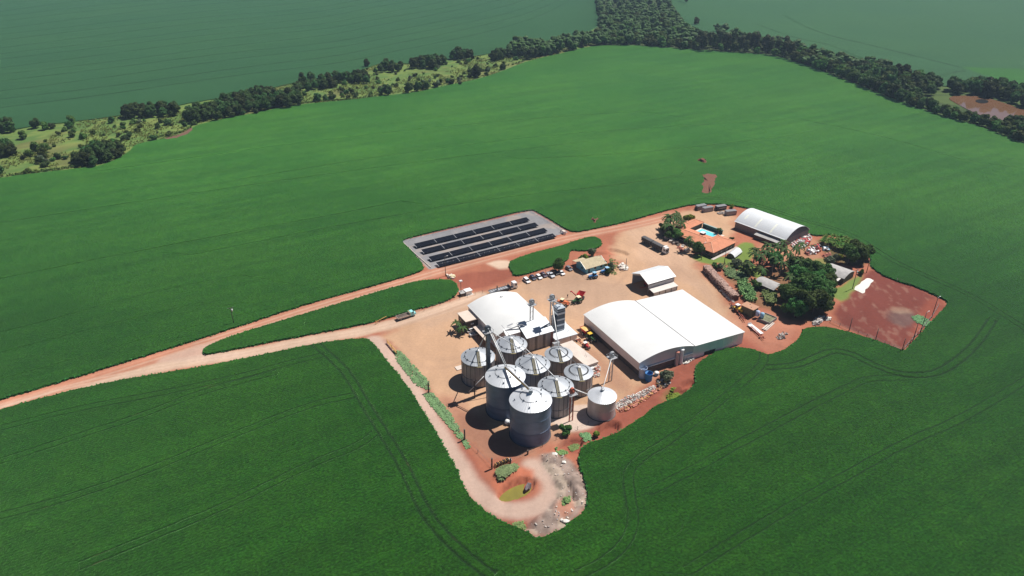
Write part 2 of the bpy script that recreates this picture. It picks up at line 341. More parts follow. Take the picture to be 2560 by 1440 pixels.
# ------------------------------------------------------------------ outlines read off the photograph
YARD_PX = [(-200,1060),(0,1001),(100,972),(250,926),(370,889),(470,858),(540,835),(620,810),(700,783),(800,752),(900,725),(1000,697),(1060,677),(1058,666),(1030,632),(1008,609),(1003,603),(1030,594),(1100,577),(1200,554),(1327,524),(1345,532),(1375,550),(1417,576),(1440,582),(1480,574),(1540,562),(1590,549),(1640,534),(1700,519),(1735,512),(1790,511),(1840,516),(1870,522),(1920,535),(1970,560),(2010,584),(2045,592),(2080,586),(2120,597),(2165,622),(2178,648),(2174,664),(2200,686),(2240,704),(2290,718),(2345,743),(2372,757),(2360,775),(2330,805),(2290,850),(2262,880),(2250,877),(2180,851),(2100,827),(2060,819),(2010,823),(2002,838),(1995,853),(1962,878),(1925,890),(1905,886),(1885,877),(1850,871),(1803,877),(1768,894),(1744,913),(1735,938),(1739,960),(1722,983),(1690,998),(1660,1009),(1632,1022),(1607,1044),(1578,1063),(1549,1083),(1508,1100),(1470,1111),(1453,1126),(1446,1147),(1448,1167),(1462,1200),(1470,1230),(1471,1275),(1430,1305),(1400,1330),(1345,1352),(1330,1342),(1300,1325),(1250,1305),(1200,1272),(1170,1242),(1155,1212),(1145,1180),(1120,1140),(1095,1090),(1060,1035),(1020,970),(985,925),(950,885),(928,853),(905,848),(800,860),(700,881),(600,902),(500,921),(400,937),(300,954),(200,975),(100,1000),(0,1028),(-200,1088)]
ISL1_PX = [(508,880),(520,866),(600,836),(700,806),(800,776),(900,746),(1000,716),(1050,704),(1100,701),(1130,703),(1143,714),(1146,730),(1135,745),(1100,760),(1040,775),(1000,787),(960,799),(900,814),(800,833),(700,852),(600,872),(530,886),(512,887)]
ISL2_PX = [(1271,664),(1278,655),(1300,645),(1350,630),(1400,618),(1440,604),(1478,593),(1498,598),(1505,611),(1495,622),(1462,630),(1432,625),(1421,633),(1424,645),(1412,657),(1375,668),(1330,683),(1292,692),(1284,688),(1276,676)]
WET_TOP = [(-900,560),(-400,410),(-60,345),(0,332),(100,314),(200,304),(300,291),(420,270),(500,254),(620,238),(700,216),(790,197),(860,190),(920,170),(960,157),(1030,162),(1100,152),(1200,141),(1280,122),(1380,100),(1480,82),(1505,50),(1490,10),(1480,-25),(1470,-90)]
WET_TOP2 = [(1700,-90),(1688,-25),(1672,20),(1692,45),(1745,75),(1800,92),(1900,104),(2000,124),(2100,148),(2200,168),(2300,198),(2350,218),(2400,217),(2480,207),(2560,227),(2620,250),(2900,340),(3200,450)]
WET_BOT = [(-900,700),(-400,540),(-60,460),(0,447),(100,434),(195,424),(262,415),(318,388),(338,362),(400,351),(468,340),(482,318),(540,303),(620,287),(720,268),(790,259),(880,251),(960,241),(1040,233),(1130,213),(1200,198),(1260,178),(1320,153),(1420,131),(1480,115),(1600,114),(1750,127),(1850,133),(1920,137),(1990,155),(2060,180),(2130,207),(2200,236),(2280,265),(2340,287),(2420,308),(2500,336),(2560,359),(2620,383),(2900,500),(3200,640)]
yard = smooth(GP(YARD_PX), 2); isl1 = smooth(GP(ISL1_PX), 2); isl2 = smooth(GP(ISL2_PX), 2)
wtop = smooth(GP(WET_TOP), 2, False); wtop2 = smooth(GP(WET_TOP2), 2, False); wbot = smooth(GP(WET_BOT), 2, False)
wet = wtop + wtop2 + wbot[::-1]
BIG = 7000.0

# ------------------------------------------------------------------ wheel tracks through the crop (centre lines, photo px)
PAIRS = [[(787,862),(835,902),(873,943),(902,994),(928,1037),(967,1099),(1010,1170),(1030,1215),(1060,1280),(1110,1345),(1170,1400),(1230,1445)],
 [(815,890),(700,917),(605,945),(390,990),(195,1025),(0,1075)], [(690,935),(508,982),(351,1045),(195,1095),(0,1158)],
 [(890,992),(781,1013),(586,1091),(390,1173),(195,1244),(0,1295)], [(940,1085),(898,1119),(781,1162),(586,1260),(469,1310),(200,1420)],
 [(1909,884),(1908,915),(1853,962),(1762,1038),(1672,1106),(1604,1146),(1572,1178),(1569,1207),(1581,1275),(1583,1321),(1560,1366),(1513,1409),(1445,1441)],
 [(1920,922),(1989,918),(2034,899),(2079,879),(2125,886),(2170,911),(2238,938),(2306,943),(2351,933),(2397,903),(2442,861),(2478,805)],
 [(2260,949),(2170,948),(2102,980),(1989,1038),(1853,1110),(1717,1187),(1626,1232)],
 [(2620,925),(2560,955),(2397,1056),(2261,1110),(2125,1187),(1989,1264),(1853,1346),(1717,1432)],
 [(1740,497),(1820,499),(1900,517),(1960,538),(2030,560),(2100,578),(2160,607),(2230,656),(2330,700),(2430,742),(2560,824)],
 [(1890,62),(1995,99),(2075,112),(2145,146),(2240,170),(2300,182),(2345,193),(2382,182),(2410,180)],
 [(1960,40),(2037,82),(2200,120),(2400,170)]]
SINGLES = [[(0,834),(140,800),(273,762),(420,725),(600,690)], [(0,953),(176,904),(410,838),(560,800),(700,770)], [(560,768),(600,760),(645,761),(687,778)], [(0,885),(250,820),(500,760)],
 [(0,700),(500,600),(860,535),(1000,505)], [(0,560),(500,482),(1000,412),(1500,352)], [(250,430),(800,350),(1300,300),(1600,280)], [(480,640),(800,575),(1000,540)], [(1100,520),(1300,490),(1500,470),(1700,442)], [(600,450),(1000,385),(1400,335),(1900,305)],
 [(1645,1244),(1690,1276),(1712,1312),(1695,1340),(1660,1352)], [(1550,1180),(1560,1260),(1565,1310)], [(2000,1440),(2200,1340),(2420,1240),(2560,1170)], [(430,850),(455,862)], [(1700,540),(1580,556)], [(640,880),(700,845),(760,815)],
 [(2000,300),(2200,340),(2400,400)], [(1300,400),(1600,385),(1950,345)]]
cbase = [(0,272),(312,232),(600,188),(850,160),(975,132),(1100,108),(1240,76),(1340,46),(1420,8),(1450,-22)]
for i, y0 in enumerate([250,228,207,188,170,152,136,120,104,88,72,57,42,28,14,0]):
    SINGLES.append([(x - i*9 if x else 0, y - (272-y0)*(1-.30*x/1450) + 2.2*math.sin(i*2.1+x*.004)) for x, y in [(0,272)]+cbase[1:]])
SINGLES.append(cbase)

def cdt(lines, extra_pts=()):
    """lines: list of (pts, closed)"""
    V = []; E = []; idx = {}
    for pts, closed in lines:
        ids = []
        for p in pts:
            k = (round(p[0], 3), round(p[1], 3))
            if k not in idx: idx[k] = len(V); V.append(Vector(k))
            ids.append(idx[k])
        for a, b in zip(ids, ids[1:] + (ids[:1] if closed else [])):
            if a != b: E.append((a, b))
    r = delaunay_2d_cdt(V, E, [], 0, 1e-3)
    return np.array([(v.x, v.y) for v in r[0]]), np.array([f for f in r[2]])

def off(pl, d):
    o = []
    for i, p in enumerate(pl):
        a = Vector(pl[max(0, i-1)]); b = Vector(pl[min(len(pl)-1, i+1)]); t = (b-a).normalized(); o.append((p[0]-t.y*d, p[1]+t.x*d))
    return o
tracks = []          # (centre line, half width, depth)
for pi_, pl in enumerate(PAIRS):
    c = smooth(GP(pl), 3, False); d = c[0][1] > 600; big_ = pi_ in (0, 6)
    for s in (-1, 1): tracks.append((densify(off(c, s*1.45), 3.0, False, .12, len(tracks)), .9 if d else (.78 if big_ else .44), .34 if big_ else .26))
for k, pl in enumerate(SINGLES):
    c = smooth(GP(pl), 3, False); dist = sum(p[1] for p in c)/len(c)
    w, st, dp = (.30, 3.0, .20) if dist < 330 else ((.55, 6.0, .22) if dist < 520 else (1.7, 16.0, .35))
    tracks.append((densify(c, st, False, w*.25, k), w, dp))

CROP_H = 0.75
yard_j = densify(yard, .8, True, .22, 5); isl1_j = densify(isl1, .8, True, .22, 6); isl2_j = densify(isl2, .7, True, .2, 7); wet_j = densify(wet, 6.0, True, .5, 8)
lines = [([(-BIG,-300),(BIG,-300),(BIG,BIG),(-BIG,BIG)], True), (yard_j, True), (isl1_j, True), (isl2_j, True), (wet_j, True)]
for c, w, dp in tracks: lines += [(c, False), (off(c, w), False), (off(c, -w), False)]
V2, T = cdt(lines)
cen = V2[T].mean(1)
iny = inpoly(cen, yard_j); inw = inpoly(cen, wet_j); ini = inpoly(cen, isl1_j) | inpoly(cen, isl2_j)
keep = (~iny | ini) & ~inw & (np.abs(cen[:, 0]) < BIG) & (cen[:, 1] > -300)
fl = wtop + [(wtop[-1][0], BIG), (-BIG, BIG), (-BIG, wtop[0][1])]; fr = [(BIG, BIG), (wtop[-1][0], BIG), (wtop2[0][0], wtop2[0][1])] + wtop2 + [(BIG, wtop2[-1][1])]
zone = np.where(inpoly(cen, fl), 1, np.where(inpoly(cen, fr), 2, 0))
drop = np.zeros(len(V2)); trk = np.zeros(len(V2))
for c, w, dp in tracks:
    bx = np.array(c); lo = bx.min(0)-2; hi = bx.max(0)+2
    s = np.where((V2 > lo).all(1) & (V2 < hi).all(1))[0]
    if len(s): drop[s] = np.maximum(drop[s], dp*(.55 if w < .5 else .9)*np.clip(.2+1.4*fbm(V2[s], 9, 3), 0, 1.3)*np.clip(1-dline(V2[s], c)/w, 0, 1))
    if len(s): trk[s] = np.maximum(trk[s], np.clip(1-dline(V2[s], c)/w, 0, 1)*np.clip((.8 if dp > .33 and w < .85 else (.15 if w < .5 and dp < .25 else .5))+.9*fbm(V2[s]+40, 12, 3), 0, 1)*(1 if dp > .25 else .7))
def sheet(name, verts, faces, material, attr=None, sm=False):
    used, inv = np.unique(faces.ravel(), return_inverse=True)
    me = bpy.data.meshes.new(name); me.from_pydata(verts[used].tolist(), [], inv.reshape(faces.shape).tolist())
    if attr is not None:
        a = me.color_attributes.new('Col', 'FLOAT_COLOR', 'POINT'); c = np.ones((len(used), 4)); c[:, :3] = attr[used]; a.data.foreach_set('color', c.ravel())
    if sm: me.polygons.foreach_set('use_smooth', [True]*len(me.polygons))
    me.materials.append(material); return link(name, me)
V3 = np.column_stack([V2, CROP_H - drop])
def canopy(name, sel, material, label):
    o = sheet(name, V3, T[sel], material); me = o.data
    ta = me.attributes.new('Trk', 'FLOAT', 'POINT'); ta.data.foreach_set('value', trk[np.unique(T[sel].ravel())])
    bm = bmesh.new(); bm.from_mesh(me); bmesh.ops.recalc_face_normals(bm, faces=bm.faces)
    if sum(f.normal.z for f in bm.faces) < 0: bmesh.ops.reverse_faces(bm, faces=bm.faces)
    be = [e for e in bm.edges if e.is_boundary]
    r = bmesh.ops.extrude_edge_only(bm, edges=be)
    for v in r['geom']:
        if isinstance(v, bmesh.types.BMVert): v.co.z = -.04
    bm.to_mesh(me); bm.free()
    return tag(o, label, 'crop', None, 'stuff')
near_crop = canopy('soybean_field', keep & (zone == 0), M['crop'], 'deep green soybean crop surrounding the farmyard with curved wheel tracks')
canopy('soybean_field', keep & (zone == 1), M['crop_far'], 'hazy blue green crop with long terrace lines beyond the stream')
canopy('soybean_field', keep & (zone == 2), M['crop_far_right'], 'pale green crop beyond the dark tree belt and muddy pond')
# ragged leaves along the cut edges of the crop
rr = random.Random(11); ev = []; ef = []; lum = []
for pl in (yard_j, isl1_j, isl2_j):
    for i in range(len(pl)):
        a = pl[i]; b = pl[(i+1) % len(pl)]
        for _ in range(4):
            t = rr.random(); x = a[0]+(b[0]-a[0])*t+rr.gauss(0, .16); y = a[1]+(b[1]-a[1])*t+rr.gauss(0, .16); z = rr.uniform(.2, .88); s = rr.uniform(.14, .30); n = len(ev)
            u = Vector((rr.gauss(0,1), rr.gauss(0,1), rr.gauss(0,.5))).normalized(); w = u.cross(Vector((rr.gauss(0,.5), rr.gauss(0,.5), 1))).normalized()
            for p, q in ((-1,-1),(1,-1),(1,1),(-1,1)): ev.append((x+(u.x*p+w.x*q)*s, y+(u.y*p+w.y*q)*s, z+(u.z*p+w.z*q)*s))
            ef.append((n, n+1, n+2, n+3)); lum += [rr.uniform(.6, 1.25)]*4
me = bpy.data.meshes.new('edge_leaves'); me.from_pydata(ev, [], ef); at = me.attributes.new('Lum', 'FLOAT', 'POINT'); at.data.foreach_set('value', lum)
tag(link('edge_leaves', me, near_crop, M['leaf_crop']), kind='stuff')

# ------------------------------------------------------------------ base ground under everything (hole where the yard relief lies)
gl = [([(-BIG,-300),(BIG,-300),(BIG,BIG),(-BIG,BIG)], True), (densify(yard, 4), True), (wet_j, True)]
Vg, Tg = cdt(gl); cg = Vg[Tg].mean(1); yd = densify(yard, 4)
k = ~inpoly(cg, yd) & ~inpoly(cg, wet_j)
go = sheet('ground', np.column_stack([Vg, np.full(len(Vg), -.05)]), Tg[k], M['soil'], np.tile([.27,.075,.045], (len(Vg), 1))); tag(go, kind='structure')

# ------------------------------------------------------------------ farmyard relief and soil colours
ST = .7; ya = np.array(yard); lo = ya.min(0)-3; hi = ya.max(0)+3
gx = np.arange(lo[0], hi[0], ST); gy = np.arange(lo[1], hi[1], ST); nx, ny = len(gx), len(gy)
XX, YY = np.meshgrid(gx, gy, indexing='ij'); P = np.column_stack([XX.ravel(), YY.ravel()])
bb = sdf(P, [tuple(p) for p in smooth(GP(YARD_PX), 1)]); ok = bb > -2.4
idx = np.where(ok)[0]; Q = P[idx]
C = np.empty((len(Q), 3)); C[:] = (.34,.125,.075); Z = np.zeros(len(Q))
n1 = fbm(Q, 6); n2 = fbm(Q, 22); n3 = fbm(Q, 1.8, 3); n4 = fbm(Q*np.array([1.0,1.0]) @ np.array([[.85,.53],[-.53*.22,.85*.22]]), 3.0, 4)
def lay(poly, col, soft=3.0, jit=3.0, amt=1.0, shift=0.0):
    d = sdf(Q, smooth(GP(poly), 1)) + (n1-.5)*2*jit + shift; m = (sstep(d, -soft, soft)*amt)[:, None]; C[:] = C*(1-m) + np.array(col)*m; return m[:, 0]
def lane(pl, w, col, soft=1.5, jit=1.0, amt=1.0):
    d = w - dline(Q, smooth(GP(pl), 2, False)) + (n1-.5)*2*jit; m = (sstep(d, -soft, soft)*amt)[:, None]; C[:] = C*(1-m) + np.array(col)*m; return m[:, 0]
TAN = (.45,.28,.175); TAN2 = (.53,.345,.25); RED = (.25,.078,.05); ORG = (.39,.18,.115); PALE = (.46,.33,.265)
ROAD_UP = [(-200,1072),(0,1014),(250,938),(470,868),(620,822),(800,764),(1000,708),(1120,672),(1250,637),(1400,598),(1520,575),(1600,560),(1680,540)]
ROAD_LO = [(-200,1074),(0,1016),(150,970),(300,938),(480,902),(620,884),(800,846),(900,830),(1000,806),(1100,775),(1200,740)]
lay([(930,860),(1000,800),(1180,735),(1290,708),(1420,668),(1560,672),(1520,600),(1640,545),(1740,520),(1840,525),(1830,600),(1740,620),(1745,665),(1850,800),(1860,860),(1700,890),(1590,990),(1430,1070),(1380,1110),(1230,1140),(1130,1060),(1010,900)], TAN, 4, 4)
lay([(1560,560),(1640,545),(1720,640),(1790,760),(1840,830),(1860,850),(1720,700),(1600,660)], (.47,.31,.215), 4, 3, .7)
lay([(1600,975),(1760,865),(1870,820),(1990,820),(2000,850),(1900,890),(1730,990),(1500,1110),(1440,1150),(1395,1105),(1430,1085),(1560,1025)], RED, 2.5, 2, .97)
lay([(1790,800),(1880,770),(1990,800),(2000,850),(1930,885),(1860,850)], ORG, 4, 3, .6)
lay([(1110,690),(1290,668),(1290,695),(1180,730),(1140,715)], RED, 1.6, 1.2, .85)
lay([(1215,655),(1285,648),(1280,672),(1240,668)], (.62,.49,.37), 2, 2, .8)
lane([(945,870),(1020,965),(1085,1070),(1140,1165),(1185,1245),(1260,1290),(1330,1290)], 6, RED, 1.5, 1.2, .8)
lane([(935,850),(985,905),(1040,985),(1095,1075),(1150,1170),(1205,1245),(1270,1280),(1340,1275),(1385,1240),(1380,1190),(1330,1165)], 3.2, PALE, 1.6, .8, .95)
lay([(1230,1170),(1330,1165),(1330,1215),(1270,1260),(1235,1225)], (.42,.14,.08), 1.4, .8)
lay([(1345,1140),(1400,1130),(1450,1175),(1470,1230),(1470,1275),(1400,1330),(1345,1350),(1305,1320),(1390,1265),(1400,1215)], (.33,.25,.21), 1.5, 2.2)
am = (sdf(Q, smooth(GP([(1345,1140),(1400,1130),(1450,1175),(1470,1230),(1470,1275),(1400,1330),(1345,1350),(1305,1320),(1390,1265),(1400,1215)]), 1)) > -.5)
C[am] *= (.34 + .9*n3[am])[:, None]; pal = am & (fbm(Q+50, 4) > .56); C[pal] = C[pal]*.65 + np.array((.56,.46,.35))*.35
lay([(1395,1255),(1430,1240),(1440,1280),(1400,1300)], (.42,.17,.10), 1.5, 1.5, .7)
lane(ROAD_LO, 3.6, (.47,.325,.235), 1.2, .6); lane(ROAD_UP, 3.9, ORG, 1.0, .4, .95)
lay([(470,868),(560,850),(520,890),(640,876),(560,900),(440,905),(380,905)], (.46,.32,.25), 1.2, 1, .8)
for o_ in (-1.0, 1.0):
    lane([(x, y+o_*4) for x, y in ROAD_UP], .55, (.46,.28,.20), .5, .25, .8); lane([(x, y+o_*3.5) for x, y in ROAD_LO], .6, (.54,.39,.295), .5, .3, .55)
lane([(470,862),(300,918),(100,978),(0,1005),(-200,1064)], 1.6, (.45,.17,.10), 1.0, .5, .5)
lay([(2075,800),(2110,745),(2150,700),(2180,668),(2200,686),(2290,718),(2372,757),(2330,805),(2262,882),(2180,850)], (.155,.044,.033), 2, 1.2)
rp = sdf(Q, smooth(GP([(2075,800),(2110,745),(2150,700),(2200,686),(2290,718),(2372,757),(2330,805),(2262,882),(2180,850)]), 1)) > 0
qr = Q @ np.array([[.9,.44],[-.44*.45,.9*.45]]); pt = sstep(fbm(qr+31, 1.9, 5), .57, .68)*(.35+.65*fbm(Q+60, 1.2, 2))*rp; C[:] = C*(1-.42*pt[:, None]) + np.array((.32,.19,.14))*.42*pt[:, None]
lay([(2215,782),(2270,775),(2305,800),(2270,820),(2225,805)], (.115,.075,.068), 1.6, 2, .75)
lay([(2225,770),(2270,768),(2290,785),(2240,785)], (.33,.23,.16), 1.6, 2, .5)
lay([(2310,750),(2345,745),(2372,757),(2300,850),(2262,882)], (.30,.085,.05), 2, .6, .5)
lay([(1090,985),(1160,1005),(1280,1120),(1400,1075),(1385,1112),(1230,1155),(1130,1065)], (.29,.135,.088), 4, 3, .9)
lay([(1600,650),(1700,660),(1760,700),(1700,700)], (.40,.25,.165), 5, 4, .5)
lay([(1290,712),(1420,680),(1560,700),(1600,740),(1480,790),(1390,770)], (.33,.225,.165), 6, 5, .55)
lay([(1040,800),(1180,760),(1160,790),(1050,830)], (.36,.25,.185), 5, 4, .5)
lay([(1470,860),(1590,960),(1560,990),(1480,920)], (.32,.165,.105), 4, 3, .8)
# green floors
lay([(1733,642),(1748,630),(1790,642),(1822,640),(1845,612),(1862,603),(1890,612),(1885,640),(1872,655),(1912,672),(1908,702),(1875,692),(1830,668),(1800,655),(1775,664),(1740,652)], (.145,.205,.045), 1.2, 1.6)
lay([(2070,728),(2105,712),(2140,690),(2158,688),(2150,712),(2108,758),(2085,745)], (.14,.195,.05), 1.2, 1.4)
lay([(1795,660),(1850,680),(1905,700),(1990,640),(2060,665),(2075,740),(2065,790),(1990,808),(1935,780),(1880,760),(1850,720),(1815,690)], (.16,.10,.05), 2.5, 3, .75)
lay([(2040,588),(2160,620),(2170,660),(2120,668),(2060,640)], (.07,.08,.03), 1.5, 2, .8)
lay([(1880,612),(1990,600),(2045,595),(2050,660),(1990,660),(1930,640)], (.36,.19,.115), 2, 2, .8)
lay([(2010,655),(2070,645),(2090,668),(2060,690),(2020,680)], (.16,.22,.06), 1.5, 2, .7)
lay([(1725,985),(1690,998),(1640,1010),(1680,965)], (.14,.20,.05), 1.2, 2, .3)
lay([(1660,560),(1700,560),(1720,600),(1690,620),(1645,590)], (.22,.10,.06), 1.5, 1.5, .6)
lay([(1420,1040),(1480,1020),(1500,1060),(1440,1090)], (.33,.24,.19), 1.5, 1.5, .6)
# gravel of the solar yard
SOL = [(1007,604),(1327,530),(1412,580),(1077,670)]
ms = np.clip(sstep(sdf(Q, GP(SOL)), -1.6, -1.0), 0, 1)[:, None]; C[:] = C*(1-ms) + (np.array((.225,.22,.228))*(0.92+.16*n3[:, None]))*ms
wr = (ms[:, 0]*sstep(fbm(Q+80, 9), .52, .7)*.45)[:, None]; C[:] = C*(1-wr) + np.array((.40,.31,.25))*wr
# concrete aprons at the silos
for ap in ([(1150,935),(1175,915),(1420,1015),(1500,1010),(1545,1040),(1440,1085),(1385,1060),(1250,990)],): lay(ap, (.55,.44,.37), .8, 1.0, .85)
C *= (.80 + .40*n2)[:, None]; C *= (.90+.20*n4)[:, None]
# turning marks in the yard
for arc in ([(1000,870),(1050,920),(1120,920),(1180,890)], [(1010,850),(1070,900),(1150,895)], [(1600,560),(1680,640),(1740,700),(1800,770)], [(1580,570),(1660,650),(1720,700)], [(1300,700),(1420,710),(1520,690)], [(1440,700),(1540,720),(1560,690)], [(960,830),(1080,790),(1200,745)], [(1540,760),(1480,800),(1420,790),(1380,740)], [(1690,700),(1640,640),(1560,600)], [(1100,900),(1130,960),(1150,1010)], [(1500,880),(1540,940),(1560,980)]):
    for oo in (-6, 0, 7): lane([(x+oo, y-oo*.6) for x, y in arc], .45, (.36,.225,.15), .6, .3, .33)
# pits, banks and mounds
def bump(px, py, rx, ry, h, rot=0, sharp=2.0):
    c = np.array(G(px, py)[:2]); d = Q-c; cr, sr = math.cos(rot), math.sin(rot); u = (d[:, 0]*cr+d[:, 1]*sr)/rx; v = (-d[:, 0]*sr+d[:, 1]*cr)/ry
    r = np.sqrt(u*u+v*v)+(n3-.5)*.25; Z[:] += h*(1-sstep(r, .55, 1.1)) if h > 0 else h*(1-sstep(r, .78, 1.02))
    return 1-sstep(r, .6, 1.05)
bump(1290,1222,6.6,3.6,-2.6,R(38)); bump(1265,1185,4.5,2.6,1.2,R(30)); bump(1318,1205,1.2,2.6,1.3,R(-20))
for a in ((1690,985,5.2,2.8,-1.9,R(38)), (1521,1070,4.8,2.8,-2.2,R(35)), (1424,1114,5.2,2.6,-1.7,R(33)), (1722,960,3.4,1.8,-1.5,R(35))):
    m = bump(*a)
rim = bump(1705,950,5,2.2,.5,R(35))
Z += am*(n3-.42)*1.7*sstep(sdf(Q, yard), .2, 2.5)
bump(1415,1205,4,3,1.1); bump(1375,1150,2.5,2,.8); bump(1430,1230,.8,3.6,-1.6,R(15))
rb = sstep(fbm(Q+11, 3.2), .45, .75)*(sdf(Q, smooth(GP([(1600,1020),(1750,880),(1990,830),(1990,870),(1740,950),(1700,1000),(1480,1100)]), 1)) > 0); Z += rb*.35
bump(1545,630,6.0,2.6,-1.2,R(-35)); bump(1505,632,4,2,.9)
Z += (n3-.5)*.10*(bb[idx] > 1.0)
Z *= sstep(bb[idx], -.2, .9)
full = -np.ones(nx*ny, int); full[idx] = np.arange(len(idx)); fg = full.reshape(nx, ny)
a, b, c, d = fg[:-1, :-1].ravel(), fg[1:, :-1].ravel(), fg[1:, 1:].ravel(), fg[:-1, 1:].ravel(); fm = (a >= 0) & (b >= 0) & (c >= 0) & (d >= 0)
FA = np.column_stack([a, b, c, d])[fm]; fc = Q[FA].mean(1); QZ = np.column_stack([Q, Z])
used = np.zeros(len(FA), bool)
def region(name, mask):
    s = mask & ~used; used[s] = True
    if s.any(): tag(sheet(name, QZ, FA[s], M['soil'], C, True), kind='structure')
region('gravel_yard', inpoly(fc, GP(SOL)))
region('sports_ground', inpoly(fc, GP([(2075,800),(2150,690),(2200,686),(2290,718),(2372,757),(2330,805),(2262,882)])))
region('lawn', inpoly(fc, GP([(1733,642),(1748,630),(1790,642),(1822,640),(1845,612),(1862,603),(1890,612),(1885,640),(1872,655),(1912,672),(1908,702),(1875,692),(1830,668),(1775,664)])))
region('dirt_road', dline(fc, GP(ROAD_UP)) < 4.6); region('dirt_road', dline(fc, GP(ROAD_LO)) < 4.6)
region('rubble_ground', inpoly(fc, GP([(1345,1140),(1400,1130),(1450,1175),(1475,1230),(1475,1275),(1400,1335),(1345,1355),(1305,1320),(1390,1265),(1400,1215)])))
region('farmyard', np.ones(len(FA), bool))
def ground_z(x, y):
    i = int(round((x-lo[0])/ST)); j = int(round((y-lo[1])/ST))
    if 0 <= i < nx and 0 <= j < ny and fg[i, j] >= 0: return float(Z[fg[i, j]])
    return 0.0
# small bare patches in the crop beyond the yard
def patch(name, pl, col, h, mtl=None):
    rq = random.Random(len(pl)); pp = [(x+rq.gauss(0,.5), y+rq.gauss(0,.8)) for x, y in smooth(GP(pl), 2)]; mb = MB(); n = len(pp); cx = sum(p[0] for p in pp)/n; cy = sum(p[1] for p in pp)/n
    mb.add([(p[0], p[1], CROP_H+.004) for p in pp] + [(cx+(p[0]-cx)*.6, cy+(p[1]-cy)*.6, CROP_H+.02+h) for p in pp] + [(cx, cy, CROP_H+.03+h*.7)],
           [(i, (i+1) % n, n+(i+1) % n, n+i) for i in range(n)] + [(n+i, n+(i+1) % n, 2*n) for i in range(n)])
    o = mb.build(name, M['soil'], None, True); a = o.data.color_attributes.new('Col', 'FLOAT_COLOR', 'POINT'); a.data.foreach_set('color', [q for _ in o.data.vertices for q in (*col, 1)]); tag(o, kind='structure')
patch('bare_soil', [(1742,402),(1750,398),(1762,400),(1768,408),(1755,411)], (.16,.07,.05), .9)
patch('bare_soil', [(1757,440),(1775,437),(1794,440),(1790,455),(1780,475),(1778,486),(1755,486),(1757,465),(1762,452)], (.17,.08,.055), .15)
patch('bare_soil', [(1480,548),(1490,547),(1497,552),(1488,560),(1480,558)], (.16,.07,.05), .1)
patch('bare_soil', [(405,349),(440,343),(470,326),(481,320),(480,330),(462,341),(430,350)], (.15,.085,.06), .05)
# ------------------------------------------------------------------ marshy stream corridor
wa = np.array(wet); S2 = 4.0; wlo = np.array([-420, 330]); whi = np.array([620, 1500])
gx2 = np.arange(wlo[0], whi[0], S2); gy2 = np.arange(wlo[1], whi[1], S2); X2, Y2 = np.meshgrid(gx2, gy2, indexing='ij'); PW = np.column_stack([X2.ravel(), Y2.ravel()])
okw = sdf(PW, wet) > -5.5; iw = np.where(okw)[0]; QW = PW[iw]
a1 = fbm(QW, 30); a2 = fbm(QW+90, 12); a3 = fbm(QW+7, 5, 3)
CW = np.empty((len(QW), 3)); CW[:] = (.085,.150,.038)
def mixw(m, col): CW[:] = CW*(1-m[:, None]) + np.array(col)*m[:, None]
mixw(sstep(a2, .42, .62), (.14,.20,.05)); mixw(sstep(a1, .52, .68)*.5, (.15,.115,.05)); mixw(sstep(a3, .6, .75)*.7, (.19,.22,.06)); mixw(sstep(a2, .62, .75)*.5, (.05,.09,.025))
mixw((QW[:, 0] > 105)*.85, (.03,.05,.018)); mixw((QW[:, 0] > 330)*sstep(a2, .4, .6)*.6, (.085,.13,.035))
fw = -np.ones(len(gx2)*len(gy2), int); fw[iw] = np.arange(len(iw)); fw = fw.reshape(len(gx2), len(gy2))
a, b, c, d = fw[:-1, :-1].ravel(), fw[1:, :-1].ravel(), fw[1:, 1:].ravel(), fw[:-1, 1:].ravel(); m_ = (a >= 0) & (b >= 0) & (c >= 0) & (d >= 0)
tag(sheet('marsh', np.column_stack([QW, a3*.5-.1]), np.column_stack([a, b, c, d])[m_], M['soil'], CW, True), kind='structure')
# muddy pond behind the hedge
pp = smooth(GP([(2362,243),(2420,239),(2470,246),(2520,262),(2580,281),(2640,305),(2640,365),(2580,345),(2520,318),(2450,290),(2400,266)]), 2)
tag(MB().add([(p[0], p[1], .48) for p in pp], [tuple(range(len(pp)))]).build('pond', M['mud_water']), kind='structure')
pi = smooth(GP([(2434,254),(2450,249),(2468,252),(2472,258),(2452,261)]), 2)
tag(MB().prism(pi, .3, .75, 'z').build('reed_islet', M['leaf_grass']), kind='structure')
# small olive pond in the foreground pit
x, y, _ = G(1288, 1224); pts = []
for i in range(24):
    t = 2*math.pi*i/24; u = 5.8*math.cos(t); v = 2.6*math.sin(t); k = R(38); pts.append((x+u*math.cos(k)-v*math.sin(k), y+u*math.sin(k)+v*math.cos(k), -1.75))
tag(MB().add(pts, [tuple(range(24))]).build('pond', M['pond_water']), kind='structure')

